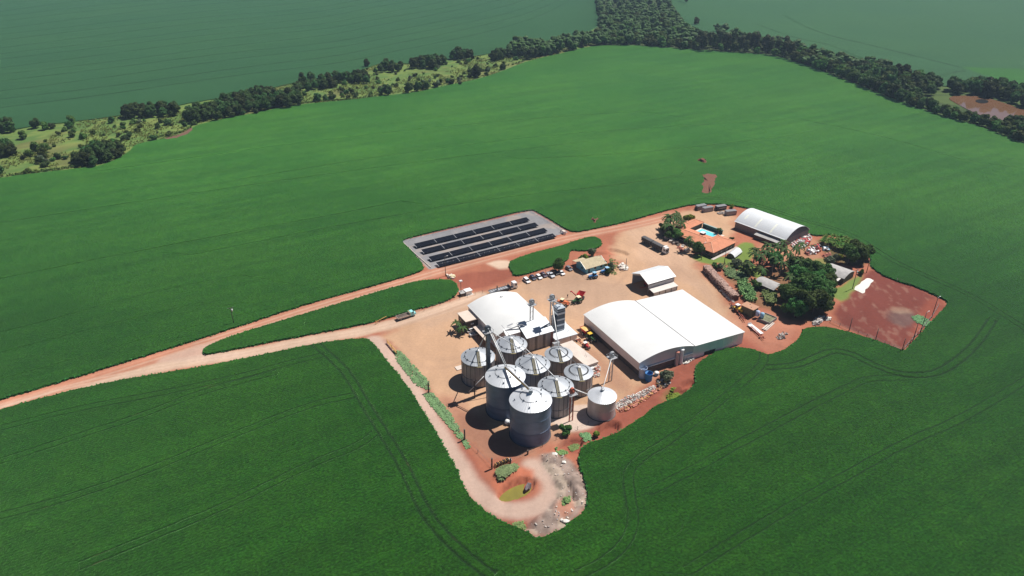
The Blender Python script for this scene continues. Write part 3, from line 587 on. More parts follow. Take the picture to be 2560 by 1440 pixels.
# ------------------------------------------------------------------ arched and framed buildings
def arch_z(t, h, rise): return h + rise*(1-(2*t-1)**2)
def arch_roof(name, mtl, parent, x0, x1, y0, y1, h, rise, th=.12, n=20, axis='y', over=.35, lift=0.0):
    """roof sheet bent over the x span, running along y"""
    top = []; 
    for i in range(n+1):
        t = i/n; top.append((x0+(x1-x0)*t, arch_z(t, h, rise)+lift))
    pts = [(top[0][0]-over, top[0][1]-.12)] + top + [(top[-1][0]+over, top[-1][1]-.12)]
    prof = pts + [(p[0], p[1]-th) for p in reversed(pts)]
    m = len(pts); vs = [(p[0], y0-over, p[1]) for p in prof] + [(p[0], y1+over, p[1]) for p in prof]; k = len(prof)
    fs = [(i, i+1, k+i+1, k+i) for i in range(k-1)] + [(k-1, 0, k, 2*k-1)] + [(i, k-1-i, k-2-i, i+1) for i in range(m-1)] + [(k+i+1, k+k-2-i, k+k-1-i, k+i) for i in range(m-1)]
    if axis == 'x': vs = [(v[1], v[0], v[2]) for v in vs]
    return MB().add(vs, fs).build(name, mtl, parent, False)
def arch_gable(name, mtl, parent, x0, x1, y, z0, h, rise, th=.12, n=18, axis='y'):
    pts = [(x0, z0), (x1, z0)] + [(x0+(x1-x0)*(1-i/n), arch_z(1-i/n, h, rise)-.06) for i in range(n+1)]
    return MB().prism(pts, y, y+th, axis).build(name, mtl, parent)

# --- large white storage hall: arched half and lean-to half
wh = thing('storage_hall', 'long white hall, half arched and half sloping roof, beside the silos', 'warehouse', (45.1, 210.4, 0), R(26.5))
D = 37.0; WA = 24.0; WB = 24.0
arch_roof('arched_roof', M['white'], wh, 0, WA, 0, D, 5.95, 2.1, .14, 24)
prof = [(WA+.37, 5.80), (WA+WB+.4, 5.2), (WA+WB+.4, 5.06), (WA+.37, 5.66)]
MB().prism(prof, -.35, D+.35).build('sloping_roof', M['white'], wh)
box('valley_gutter', M['stiff'], wh, WA+.02, WA+.42, -.42, D+.42, 5.86, 5.93)
for i in range(8):
    y0 = i*D/8; box('wall_panel', M['band'], wh, -.12, 0, y0+.03, y0+D/8-.03, 2.3, 5.85)
box('base_wall', M['darkwall'], wh, .02, .2, 0, D, 0, 2.3)
arch_gable('gable_cladding', M['greysheet'], wh, 0, WA, -.12, 2.6, 5.9, 2.05)
box('gable_base', M['darkwall'], wh, .2, WA*.84, .02, .3, 0, 2.6)
MB().prism([(WA*.84, 0), (WA, 0), (WA, 2.6), (WA*.84, 2.6)], -.1, .05).build('gable_end_panel', M['greysheet'], wh)
MB().tube((.4, -.3, 3.0), (WA-.3, -.3, 3.05), .22, n=8).build('eave_pipe', M['paint_white'], wh, True)
MB().prism([(WA+.02, 0), (WA+5.5, 0), (WA+5.5, 1.6), (WA+11, 1.6), (WA+11, 0), (WA+WB, 0), (WA+WB, 5.1), (WA+.02, 5.7)], -.12, .02).build('front_cladding', mat('teal_grey_sheet', (.70,.75,.78), .45, .25, .1, .3, wave=('X', 3.0, .15)), wh)
box('doorway', M['dark'], wh, WA+5.5, WA+11, .06, .2, 0, 1.6)
for xx in (WA+14.2, WA+18.5, WA+20.6): box('light_strip', M['skylight'], wh, xx, xx+.5, -.15, -.121, .4, 5.0)
box('side_wall', M['greysheet'], wh, WA+WB-.14, WA+WB, .02, D, 0, 5.05)
arch_gable('rear_gable', M['greysheet'], wh, 0, WA, D-.02, 0, 5.9, 2.05); box('rear_wall', M['greysheet'], wh, WA+.02, WA+WB-.15, D-.02, D+.1, 0, 5.0)
box('rear_apron', M['concrete'], wh, 3, 15, D+.6, D+3.4, .0, .12)

# --- white arched hall behind the silos, with its office and carport
lw = thing('receiving_hall', 'white arched hall with grain elevators rising through its roof', 'warehouse', (-5.6, 227.6, 0), R(28))
LW, LD = 22.0, 25.5
arch_roof('arched_roof', M['white'], lw, 0, LW, 0, LD, 6.3, 2.6, .14, 24)
box('side_wall', M['band'], lw, -.02, .12, 0, LD, 0, 6.25); box('far_side_wall', M['greysheet'], lw, LW-.12, LW, 0, LD, 0, 6.25)
arch_gable('front_gable', M['band'], lw, .13, LW-.13, 0, 0, 6.3, 2.55); arch_gable('rear_gable', M['greysheet'], lw, .13, LW-.13, LD-.12, 0, 6.3, 2.55)
MB().box(12.3, 12.6, 21, 21.4, 9.0, 9.35).box(12.6, 13.4, 21, 21.2, 8.95, 9.1).build('roof_vent', M['steel'], lw)
MB().prism([(4.2, 9.15), (6.5, 9.6), (6.5, 9.7), (4.2, 9.25)], -.5, .1).build('roof_flashing', M['steel'], lw)
MB().prism([(-3.2, 7.0), (-.38, 8.5), (-.38, 8.62), (-3.2, 7.12)], 2.2, 8.5, 'x').build('lower_roof', M['white'], lw)
box('lower_roof_wall', M['band'], lw, 2.4, 8.4, -3.0, -.02, 0, 6.9)
MB().bar((2.0, -1.0, 7.95), (9.5, -2.0, 9.4), .45, .3).bar((9.5, -2.0, 9.4), (10.6, -2.2, 8.4), .4, .3).build('roof_conveyor', M['steel'], lw)
an = thing('machine_house', 'tall dark sheet metal machine house against the white arched hall', 'building', (-5.6, 227.6, 0), R(28))
MB().prism([(-7.4, 6.2), (-.38, 8.75), (-.38, 8.9), (-7.4, 6.35)], 8.6, 20.6, 'x').build('roof', mat('pale_blue_roof', (.50,.54,.58), .5, .1, .1, .4), an)
for i in range(10): box('wall_panel', M['galv_wall'] if i % 3 else M['stiff'], an, 8.8+i*1.16, 8.8+i*1.16+1.12, -7.1, -7.0, 0, 6.2)
box('end_wall', M['galv_wall'], an, 8.8, 8.9, -6.98, -3.3, 0, 6.3); box('end_wall', M['galv_wall'], an, 20.3, 20.4, -6.98, -3.3, 0, 6.3)
box('roof_hatch', M['slate'], an, 17.6, 19.0, -5.0, -4.2, 6.9, 7.65)
MB().bar((19.3,-7.3,0),(19.3,-7.3,6.4),.12).bar((20.0,-7.3,0),(20.0,-7.3,6.4),.12).build('ladder_rail', M['redsteel'], an)
for i in range(9): MB().bar((19.3,-7.3,.4+i*.7),(20.0,-7.3,.4+i*.7),.08).build('ladder_rung', M['redsteel'], an)
of = thing('office', 'flat beige roofed brown office block beside the white arched hall', 'office', (-17.9, 239.6, 0), R(29))
box('wall', M['plaster'], of, 0, 5.0, 0, 7.2, 0, 4.8); box('roof', M['tileflat'], of, -.35, 5.2, -.4, 7.5, 4.82, 5.15)
box('door', M['orange'], of, .9, 1.8, -.05, -.004, 0, 2.1); box('window', M['glass'], of, -.05, -.004, 1.2, 2.8, 2.6, 3.7); box('window', M['glass'], of, -.05, -.004, 4.2, 5.8, 2.6, 3.7)
MB().box(2.0, 2.5, -.35, -.004, 3.1, 3.6).box(2.7, 3.2, -.35, -.004, 3.1, 3.6).build('air_conditioner', M['paint_white'], of)
box('dark_strip', M['slate'], of, 5.25, 7.6, 1.5, 7.0, 0, 3.8)
cp = thing('carport', 'narrow beige carport roof along the white arched hall', 'carport', (-8.9, 227.9, 0), R(28))
MB().prism([(-.5, 2.9), (2.6, 3.2), (2.6, 3.34), (-.5, 3.04)], 0, 12.6).build('roof', M['tileflat'], cp)
for i in range(5): box('post', M['post'], cp, -.3, -.18, .3+i*2.95, .42+i*2.95, 0, 2.9)
MB().box(-.6, .5, -3.2, .3, .0, .14).build('kerb', M['concrete_pale'], cp)
ra = thing('intake_shed', 'low flat roofed intake shed under the banded drying tower', 'shed', (16.6, 229.6, 0), R(27))
box('wall', M['band'], ra, 0, 9.4, 0, 9.8, 0, 2.9); box('roof', mat('pale_blue_grey_roof', (.66,.69,.72), .5, .1, .06, .4), ra, -.2, 9.6, -.25, 10, 2.92, 3.1)
MB().tube((7.2,3,3.1),(7.2,3,3.6),.08,n=6).tube((7.2,3,3.6),(7.6,3.2,3.6),.08,n=6).build('vent_pipe', M['steel'], ra)
MB().taper(-1.6, 1.2, -2.2, -.02, 0, -1.6, 1.2, -1.2, -.02, 2.3).build('intake_hopper', M['steel'], ra)
box('downpipe', M['stiff'], ra, 6.4, 6.52, -.1, -.004, 0, 3.0)
cs = thing('bunker', 'low concrete roofed bunker next to the small silos', 'bunker', (26.6, 213.0, 0), R(31))
box('wall', M['concrete'], cs, .2, 5.4, .2, 16.4, 0, 2.2); box('roof', M['concrete_pale'], cs, 0, 5.6, 0, 16.6, 2.22, 2.5); box('step', M['concrete'], cs, 1.5, 5.4, -.9, .18, 0, 1.2)
for y in (4.6, 5.5): MB().tube((3.6,y,2.5),(3.6,y,3.5),.05,n=6).tube((3.6,y,2.55),(3.2,y,2.55),.05,n=6).build('pipe_hook', M['stiff'], cs)
# banded drying tower
dt = thing('drying_tower', 'slate grey grain drying tower with pale horizontal bands', 'grain dryer', (17.3, 235.2, 0), R(27))
z = 3.4
for i, (hh, k) in enumerate([(.25,1),(1.75,0),(.7,1),(1.7,0),(.7,1),(1.9,0),(.8,1),(.85,0),(.12,1),(.85,0)]):
    e = .05 if k else 0; box('pale_band' if k else 'duct_section', M['slate_band' if k else 'slate'], dt, -e, 3.4+e, -e, 3.2+e, z+.003, z+hh); z += hh
MB().taper(-.1, 3.5, -.1, 3.3, z, .5, 2.9, .4, 2.8, z+.55).build('top_hood', M['slate_band'], dt)
for x in (.1, 3.1):
    for y in (.1, 2.9): box('leg', M['steel'], dt, x, x+.2, y, y+.2, 0, 3.4)
MB().taper(.4, 3.0, .4, 2.8, 3.38, 1.2, 2.2, 1.2, 2.0, 2.3).build('discharge_cone', M['steel'], dt)
box('side_duct', M['slate'], dt, -1.2, -.06, .5, 2.6, 3.2, 9.5)

# ------------------------------------------------------------------ silos
def silo(name, label, cx, yfront, h, rad, kind, cone=.42, nst=22):
    x, y, _ = G(cx, yfront, h); L = math.hypot(x, y); x += x/L*rad; y += y/L*rad
    t = thing(name, label, 'silo', (x, y, 0), 0, None)
    wallm, roofm = {'old': (M['galv_wall'], M['galv']), 'small': (M['galv_wall'], M['galv']), 'big': (M['galv_blue'], M['galv_bright']), 'pale': (M['galv_pale'], M['galv_bright'])}[kind]
    if kind == 'big':
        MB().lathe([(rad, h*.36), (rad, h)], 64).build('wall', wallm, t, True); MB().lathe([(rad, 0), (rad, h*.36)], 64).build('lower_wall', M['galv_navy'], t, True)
    else: MB().lathe([(rad, 0), (rad, h)], 64).build('wall', wallm, t, True)
    base = MB().lathe([(rad+.28, -.1), (rad+.28, .12), (rad-.05, .12)], 48); base.build('base_ring', M['darkwall'], t)
    n = 44; ch = rad*cone; prof = []; vs = []; fs = []
    for k in range(2*n):
        a = 2*math.pi*k/(2*n); up = .022 if k % 2 == 0 else 0
        for r_, z_ in ((rad+.22, h-.06), (rad*.5, h+ch*.5), (.5, h+ch*.94)): vs.append((r_*math.cos(a), r_*math.sin(a), z_+up*(1 if r_ > 1 else .2)))
    for k in range(2*n):
        q = (k+1) % (2*n)
        for j in range(2): fs.append((k*3+j, q*3+j, q*3+j+1, k*3+j+1))
    MB().add(vs, fs).build('roof', roofm, t)
    MB().lathe([(.62, h+ch*.90), (.62, h+ch+.25), (.12, h+ch+.55)], 14, cap1=True).build('roof_cap', M['paint_white'] if kind != 'pale' else M['steel'], t, True)
    ring = [(.52, .06)] if kind == 'big' else [(.80, .05)]
    if kind in ('big', 'old'):
        for rr_, th in ring:
            zz = h+ch*(1-rr_)+.10; MB().lathe([(rad*rr_+.05, zz-.02), (rad*rr_, zz+.08), (rad*rr_-.06, zz+.04)], 48).build('roof_ring', M['stiff'], t)
    vent = MB().taper(-.22,.22,-.16,.16,0,-.15,.15,-.30,.02,.42).mesh('roof_vent', M['stiff'] if kind != 'big' else M['slate'])
    nv = {'old': 12, 'small': 0, 'big': 10, 'pale': 0}[kind]
    for i in range(nv):
        a = 2*math.pi*(i+.35)/nv; rr_ = rad*(.78 if kind == 'old' or i % 2 else .5); v = link('roof_vent', vent, t); v.location = (rr_*math.cos(a), rr_*math.sin(a), h+ch*(1-rr_/rad)+.05); v.rotation_euler = (0, 0, a+math.pi/2)
    if kind == 'small':
        tooth = MB().box(-.10,.10,-.22,.22,0,.24).mesh('roof_rib_vent', M['stiff'])
        for i in range(40):
            a = 2*math.pi*i/40; v = link('roof_rib_vent', tooth, t); rr_ = rad*.66; v.location = (rr_*math.cos(a), rr_*math.sin(a), h+ch*.34+.03); v.rotation_euler = (0, 0, a-math.pi/2)
    if kind in ('old', 'small'):
        st = MB().box(-.07,.07,0,.10,.1,h-.15).mesh('stiffener', M['stiff'])
        for i in range(nst):
            a = 2*math.pi*i/nst; s = link('stiffener', st, t); s.location = (rad*math.cos(a), rad*math.sin(a), 0); s.rotation_euler = (0, 0, a-math.pi/2)
        # roof ladder, eave platform and yellow rail, towards the sun-facing front
        a = R(-90+8); ca, sa = math.cos(a), math.sin(a); lad = MB()
        p0 = Vector((rad*1.02*ca, rad*1.02*sa, h+.18)); p1 = Vector((.6*ca, .6*sa, h+ch*.95+.22)); sd_ = Vector((-sa, ca, 0))*.42
        lad.bar(p0+sd_, p1+sd_, .12, .16).bar(p0-sd_, p1-sd_, .12, .16).build('ladder_rail', M['yellow'], t)
        MB().bar(p0-Vector((0,0,.08)), p1-Vector((0,0,.08)), .7, .05).build('ladder_backing', M['ladder'], t)
        rg = MB().bar(-sd_, sd_, .09, .07).mesh('ladder_rung', M['ladder'])
        for i in range(13):
            q = p0.lerp(p1, (i+.5)/13); r_ = link('ladder_rung', rg, t); r_.location = q
        MB().box(-.9, .9, -.55, .1, -.06, .04).build('eave_platform', M['yellow'], t).location = (rad*1.03*ca, rad*1.03*sa, h-.15)
        mb = MB()
        for i in range(9):
            a0 = R(-92-i*5.5); a1 = R(-92-(i+1)*5.5); q0 = Vector((rad*1.06*math.cos(a0), rad*1.06*math.sin(a0), h-.5-.05*i)); q1 = Vector((rad*1.06*math.cos(a1), rad*1.06*math.sin(a1), h-.5-.05*(i+1))); mb.bar(q0, q1, .10, .12)
        mb.build('yellow_handrail', M['yellow'], t)
        MB().lathe([(rad+.03, h*.33), (rad+.14, h*.34), (rad+.03, h*.35)], 48).build('wall_hoop', M['stiff'], t)
    else:
        for f in (.36, .7) if kind == 'big' else (.5,):
            MB().lathe([(rad+.005, h*f-.04), (rad+.05, h*f), (rad+.005, h*f+.04)], 64).build('wall_hoop', wallm, t)
    return t, (x, y, h, ch)
S = {}
S['S1'] = silo('grain_silo', 'ribbed grey silo standing at the open yard, nearest the parked pickups', 1195.5, 915, 9.2, 5.8, 'old')
S['S2'] = silo('grain_silo', 'ribbed grey silo pressed against the white arched hall', 1278, 881.5, 9.2, 5.6, 'old')
S['S3'] = silo('grain_silo', 'ribbed grey silo in the middle of the silo group', 1331.5, 934, 9.2, 5.85, 'old')
S['S6'] = silo('grain_silo', 'ribbed grey silo with the red lattice leg and white box at its eave', 1388.5, 991, 8.9, 5.75, 'old')
S['S4'] = silo('grain_silo', 'small silo with toothed roof ring beside the low intake shed', 1396, 904, 7.2, 4.85, 'small', .38, 18)
S['S5'] = silo('grain_silo', 'small silo with toothed roof ring at the end of the concrete bunker', 1445.5, 950, 7.2, 4.85, 'small', .38, 18)
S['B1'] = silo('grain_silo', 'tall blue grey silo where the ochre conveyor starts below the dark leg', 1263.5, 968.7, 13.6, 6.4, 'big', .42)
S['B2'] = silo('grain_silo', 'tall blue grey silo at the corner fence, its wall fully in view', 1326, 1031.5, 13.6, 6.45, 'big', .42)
S['S7'] = silo('grain_silo', 'plain pale silo with smooth white cone next to the rubble bank', 1504, 1009.6, 7.1, 4.6, 'pale', .44)
def apex(k, dz=.5): x, y, h, ch = S[k][1]; return Vector((x, y, h+ch+dz))

# ------------------------------------------------------------------ elevators, conveyors, spouts
def elevator(label, px, pb, h, style, zb=0.0):
    x, y, _ = G(px, pb); t = thing('bucket_elevator', label, 'elevator', (x, y, zb), R(28))
    m = {'grey': M['steel'], 'dark': M['darksteel'], 'red': M['redsteel']}[style]; w = .34 if style == 'grey' else (.55 if style == 'dark' else .3); g = .62 if style != 'dark' else .42
    if style == 'dark':
        MB().box(-.62, .62, -.5, .5, 0, h-1.2).build('leg_casing', m, t); 
        for k in range(9): box('casing_flange', M['stiff'], t, -.72, .72, -.6, .6, 1.5+k*h/9.6, 1.64+k*h/9.6)
    else:
        MB().box(-g-w/2, -g+w/2, -w/2, w/2, 0, h-1).build('leg_casing', m, t); MB().box(g-w/2, g+w/2, -w/2, w/2, 0, h-1).build('leg_casing', m, t)
        for k in range(int(h/2.2)): MB().bar((-g,0,1+k*2.2),(g,0,2.2+k*2.2),.07).build('cross_brace', m, t)
    q_ = .8 if style == 'red' else 1.0; hd = MB().prism([(-q_,h-1.2),(q_,h-1.2),(q_,h-.2)] + [(q_*math.cos(R(a)), h-.2+.8*math.sin(R(a))) for a in range(20, 180, 20)] + [(-q_,h-.2)], -.45, .45); hd.build('head_housing', M['darksteel'] if style == 'dark' else m, t)
    MB().tube((-.1,-.9,h-.3),(-.1,-.56,h-.3),.30,n=12).build('drive_motor', M['galv'] if style != 'red' else m, t, True)
    pl = MB().box(-1.5, 1.5, -1.3, 1.3, h-1.75, h-1.65); pl.build('platform', M['steel'], t)
    rl = MB()
    for a, b in (((-1.5,-1.3),(1.5,-1.3)),((1.5,-1.3),(1.5,1.3)),((1.5,1.3),(-1.5,1.3)),((-1.5,1.3),(-1.5,-1.3))):
        rl.bar((*a,h-.75),(*b,h-.75),.06); rl.bar((*a,h-1.65),(*a,h-.7),.06)
    rl.build('guard_rail', M['steel'] if style != 'dark' else M['darksteel'], t)
    return t, Vector((x, y, zb+h))
EA = elevator('slim grey elevator legs rising through the white arched hall', 1328, 850, 17.5, 'grey')
EB = elevator('tall grey elevator legs beside the banded drying tower', 1377, 853, 20.0, 'grey')
EC = elevator('dark slate elevator leg between the yard silo and the tall silos', 1222, 978, 26.0, 'dark')
ED = elevator('thin grey lattice elevator behind the plain pale silo', 1525, 953, 11.8, 'grey')
EE = elevator('red lattice elevator leg at the ribbed silo corner', 1427, 1052, 12.6, 'red')
def spout(name, label, a, b, r, mtl, cat='pipe', group=None, brace=False):
    a = Vector(a); b = Vector(b); o = MB().tube(a, b, r, n=8).build(name, mtl, None, True); tag(o, label, cat, group); return o
hc = EC[1]-Vector((0,0,1.2))
spout('grain_spout', 'grey grain pipe from the dark leg to the yard silo', hc, apex('S1'), .16, M['steel'])
spout('grain_spout', 'thick pale grain pipe from the dark leg to the tall silo', hc+Vector((.5,0,0)), apex('B1', .6)+Vector((.2,0,0)), .17, M['paint_white'])
spout('return_spout', 'second pale pipe running beside the thick grain pipe', hc+Vector((.9,.5,0)), apex('B1', .6)+Vector((.6,.5,0)), .10, M['paint_white'])
spout('grain_spout', 'long thin pipe from the dark leg over two ribbed silos', hc+Vector((.4,.5,-.3)), apex('S3'), .13, M['steel'])
spout('grain_spout', 'thin pipe from the hall roof to the ribbed silo against it', G(1254, 813, 11.0), apex('S2'), .08, M['steel'])
spout('grain_spout', 'pale pipe from the tall grey legs down to the toothed silo', EB[1]-Vector((0,0,3)), apex('S4'), .16, M['paint_white'])
spout('grain_spout', 'pale pipe joining the ribbed silo by the hall to the middle one', apex('S2')+Vector((.8,.2,0)), apex('S3')+Vector((.2,.2,.1)), .12, M['paint_white'])
spout('grain_spout', 'grey pipe linking the middle ribbed silo to the red leg silo', apex('S3')+Vector((1,0,-.5)), apex('S6'), .16, M['steel'])
spout('grain_spout', 'thin cable pipe between the two toothed silos', apex('S4'), apex('S5'), .09, M['stiff'])
spout('grain_spout', 'short pale pipe from the lattice elevator to the plain silo', ED[1]-Vector((0,0,1.5)), apex('S7'), .12, M['paint_white'])
spout('grain_spout', 'inclined pale pipe from the ribbed silo eave to the plain silo', (S['S6'][1][0]+5.2, S['S6'][1][1]+.5, 7.6), (S['S7'][1][0]-4.4, S['S7'][1][1]+2.4, 5.6), .2, M['paint_white'])
spout('grain_spout', 'short grey pipe from tall legs into the drying tower', EB[1]-Vector((0,0,2)), (18.6, 236.9, 14.2), .3, M['steel'])
spout('inclined_auger', 'inclined grey auger leaning on the ribs of the yard silo', (*G(1171, 982)[:2], .2), (S['S1'][1][0]+2.2, S['S1'][1][1]-6.2, 5.2), .14, M['steel'], 'auger')
cv = thing('silo_conveyor', 'ochre enclosed conveyor bridging the two tall silos', 'conveyor', (0, 0, 0))
a_, b_ = apex('B1', .7), apex('B2', .7)
MB().bar(a_, b_, .6, .6).build('casing', M['orange'], cv); MB().bar(a_+Vector((0,0,.42)), b_+Vector((0,0,.42)), .35, .12).build('walkway', M['steel'], cv)
MB().box(b_.x-.6, b_.x+.6, b_.y-.6, b_.y+.6, b_.z-.6, b_.z+.35).build('discharge_box', M['galv'], cv)
# white boxes at eaves
for px, py, z, lab in ((1430, 977, 9.0, 'white electrical box at the eave of the ribbed silo'), (1478, 925, 6.2, 'white electrical box at the eave of the small toothed silo')):
    x, y, _ = G(px, py, z); o = MB().box(-.8,.8,-.45,.45,0,.8).box(-.86,.86,-.5,.5,.8,.87).build('switch_box', M['paint_white']); o.location = (x, y, z); o.rotation_euler = (0, 0, R(28)); tag(o, lab, 'box')
# aeration fan at the tall silo and motor at the pale silo
for px, py, lab, s in ((1268, 1060, 'white aeration fan between the two tall silos', 1.0), (1476, 1028, 'pale aeration fan at the foot of the plain silo', .8)):
    x, y, _ = G(px, py); t = thing('aeration_fan', lab, 'fan', (x, y, 0), R(-30)); t.scale = (s, s, s)
    MB().tube((-.5,0,.9),(.5,0,.9),.85,n=18).build('fan_drum', M['paint_white'], t, True); MB().taper(.5,2.2,-.4,.4,.4,.5,2.2,-.4,.4,1.3).build('air_duct', M['galv'], t); MB().box(-1.0,-.5,-.35,.35,.3,.9).build('motor', M['slate'], t)
# open platforms/leg foundations by the yard silo
o = MB().box(-1.6,1.6,-1.2,1.2,0,.3).build('loading_plinth', M['concrete_pale']); o.location = G(1150, 920); o.rotation_euler = (0,0,R(28)); tag(o, 'pale concrete plinth beside the yard silo', 'plinth')

# ------------------------------------------------------------------ sheds and houses
ms_ = thing('machinery_shed', 'open gable shed with a red implement inside', 'shed', (58.4, 270.9, 0), R(29))
L_, W_ = 14.4, 11.0; eh, rh = 5.0, 7.4
for s in (0, 1):
    y0, y1 = (-.5, W_/2) if s == 0 else (W_/2, W_+.5); z0, z1 = (eh, rh) if s == 0 else (rh, eh)
    MB().prism([(y0, z0), (y1, z1), (y1, z1-.12), (y0, z0-.12)], -.5, L_+.5, 'x').build('roof_slope', M['white'] if s == 0 else M['barnroof'], ms_)
box('side_wall', mat('pale_grey_cladding', (.55,.53,.53), .6, 0, .05, .5), ms_, .2, L_, 0, .12, 1.6, 4.1); box('rear_side_wall', M['greysheet'], ms_, .2, L_, W_-.12, W_, 0, eh)
MB().prism([(0, 0), (W_, 0), (W_, eh), (W_/2, rh-.1), (0, eh)], L_-.12, L_, 'x').build('end_wall', M['greysheet'], ms_)
MB().prism([(0, eh-.2), (W_/2, rh-.25), (W_, eh-.2), (W_, eh-.8), (W_/2, rh-.95), (0, eh-.8)], 0, .12, 'x').build('gable_truss', M['steel'], ms_)
for i in range(4):
    for y in (0, W_): box('post', M['steel'], ms_, .1+i*4.6, .35+i*4.6, y-.12+(.12 if y == 0 else 0), y+.12, 0, eh)
lt = MB().prism([(-.3, 2.6), (-3.6, 2.1), (-3.6, 1.98), (-.3, 2.48)], .3, 13.8, 'x').build('lean_to_roof', M['fibre_light'], ms_)
box('lean_to_wall', M['greysheet'], ms_, .6, 13.5, -3.3, -3.2, 0, 1.9)
for i in range(5): box('lean_to_post', M['post'], ms_, .5+i*3.2, .65+i*3.2, -3.5, -3.36, 0, 2.0)
bh = thing('blue_house', 'small blue house with a beige gable roof and shaded porch', 'house', (33.6, 289.8, 0), R(31))
BL, BW = 10.4, 7.6
MB().box(0, BL, 0, BW, 0, 2.9).build('wall', M['bluewall'], bh)
for x in (0, BL-.12): MB().prism([(0, 2.9), (BW, 2.9), (BW/2, 4.6)], x, x+.12, 'x').build('gable', M['bluewall'], bh)
for s in (0, 1):
    pts = [(-.6, 2.65), (BW/2, 4.75), (BW/2, 4.6), (-.6, 2.5)] if s == 0 else [(BW+.6, 2.65), (BW/2, 4.75), (BW/2, 4.6), (BW+.6, 2.5)]
    MB().prism(pts, -.7, BL+.7, 'x').build('roof_slope', M['beigeroof'], bh)
for x in (-.78, BL+.7): MB().prism([(-.7, 2.55), (BW/2, 4.78), (BW+.7, 2.55), (BW+.7, 2.7), (BW/2, 4.95), (-.7, 2.7)], x, x+.1, 'x').build('barge_board', M['paint_white'], bh)
for x in (4.6, 8.0):
    w = box('window', M['glass'], bh, x, x+1.1, -.05, -.004, 1.1, 2.1); box('window_frame', M['paint_white'], w, x-.08, x+1.18, -.03, -.002, 1.02, 1.09)
w = box('window', M['glass'], bh, -.05, -.004, 2.6, 3.7, 1.1, 2.1); box('window_frame', M['paint_white'], w, -.03, -.002, 2.5, 3.8, 1.0, 1.09)
box('door', M['dark'], bh, 1.2, 2.1, -.05, -.004, 0, 2.1); box('path', M['concrete_pale'], bh, -.2, BL+1.2, -1.6, -.3, 0, .08)
MB().prism([(BW+.5, 2.55), (BW+3.2, 2.2), (BW+3.2, 2.1), (BW+.5, 2.45)], 0, 6, 'x').build('porch_roof', M['beigeroof'], bh); 
for x in (.2, 5.7): box('porch_post', M['post'], bh, x, x+.12, BW+3.0, BW+3.12, 0, 2.1)

# hip-roofed terracotta farmhouse round a pool
fh = thing('farmhouse', 'terracotta tiled farmhouse wrapped around a swimming pool', 'house', (95.0, 305.4, 0), R(41))
def hip(parent, x0, x1, y0, y1, ez, rz, along, wall=True, over=.7):
    w = min(x1-x0, y1-y0)/2
    X0, X1, Y0, Y1 = x0-over, x1+over, y0-over, y1+over
    a, b = ((x0+w-.01, (y0+y1)/2), (x1-w+.01, (y0+y1)/2)) if along == 'x' else (((x0+x1)/2, y0+w-.01), ((x0+x1)/2, y1-w+.01))
    c = [(X0,Y0,ez),(X1,Y0,ez),(X1,Y1,ez),(X0,Y1,ez)]; A = (*a, rz); B = (*b, rz)
    fac = [[c[0],c[1],B,A],[c[1],c[2],B],[c[2],c[3],A,B],[c[3],c[0],A]] if along == 'x' else [[c[0],c[1],A],[c[1],c[2],B,A],[c[2],c[3],B],[c[3],c[0],A,B]]
    for f in fac: MB().add([*f, *[(p[0],p[1],p[2]-.14) for p in f]], [tuple(range(len(f))), tuple(range(2*len(f)-1, len(f)-1, -1))] + [(i, len(f)+i, len(f)+(i+1) % len(f), (i+1) % len(f)) for i in range(len(f))]).build('roof_slope', M['terracotta'], parent)
    ends = ([(c[0],A),(c[3],A),(c[1],B),(c[2],B),(A,B)] if along == 'x' else [(c[0],A),(c[1],A),(c[2],B),(c[3],B),(A,B)])
    for p, q in ends: MB().bar((p[0],p[1],p[2]+.06), (q[0],q[1],q[2]+.06), .32, .14).build('ridge_tiles', M['ridge'], parent)
    if wall: box('wall', M['plaster'], parent, x0, x1, y0, y1, 0, ez-.02)
hip(fh, .6, 18.8, .6, 10.4, 3.0, 5.0, 'x')
hip(fh, 4.4, 14.4, 6.0, 30.0, 2.97, 4.2, 'y'); hip(fh, 13.0, 26.8, 25.6, 30.6, 2.93, 4.3, 'x')
for x in (3, 7, 11.5, 15): w = box('window', M['glass'], fh, x, x+1.4, .54, .596, 1.0, 2.1); box('window_frame', M['paint_white'], w, x-.08, x+1.48, .56, .598, .92, .99)
for y in (3, 8): w = box('window', M['glass'], fh, .54, .596, y, y+1.4, 1.0, 2.1); box('window_frame', M['paint_white'], w, .56, .598, y-.08, y+1.48, .92, .99)
for y in (15, 21): w = box('window', M['glass'], fh, 4.34, 4.396, y, y+1.4, 1.0, 2.1); box('window_frame', M['paint_white'], w, 4.36, 4.398, y-.08, y+1.48, .92, .99)
MB().box(11.6, 13.8, 14.4, 16.4, 3.0, 4.6).build('water_tank_tower', M['plaster'], fh); MB().box(11.4, 14.0, 14.2, 16.6, 4.62, 4.8).build('tower_slab', M['paint_white'], fh)
box('terrace', M['concrete'], fh, -1.2, 19.9, -1.2, .4, 0, .12)
pc = thing('swimming_pool', 'turquoise pool in its pale paved court by the farmhouse', 'pool', (95.0, 305.4, 0), R(41))
box('paving', M['pooledge'], pc, 15.4, 26.6, 11.6, 25.2, 0, .14); box('coping', M['paint_white'], pc, 18.2, 24.8, 13.2, 24.2, .144, .22); box('water', M['pool_water'], pc, 18.5, 24.5, 13.5, 23.9, .224, .26)
gw = thing('green_shade_wall', 'long dark green screen wall behind the pool', 'wall', (95.0, 305.4, 0), R(41))
box('screen', M['green_wall'], gw, 26.8, 27.0, 13.2, 25.2, 0, 2.2); box('coping', mat('pale_green_coping', (.28,.36,.33), .8), gw, 26.6, 27.5, 13.0, 25.4, 2.2, 2.35)

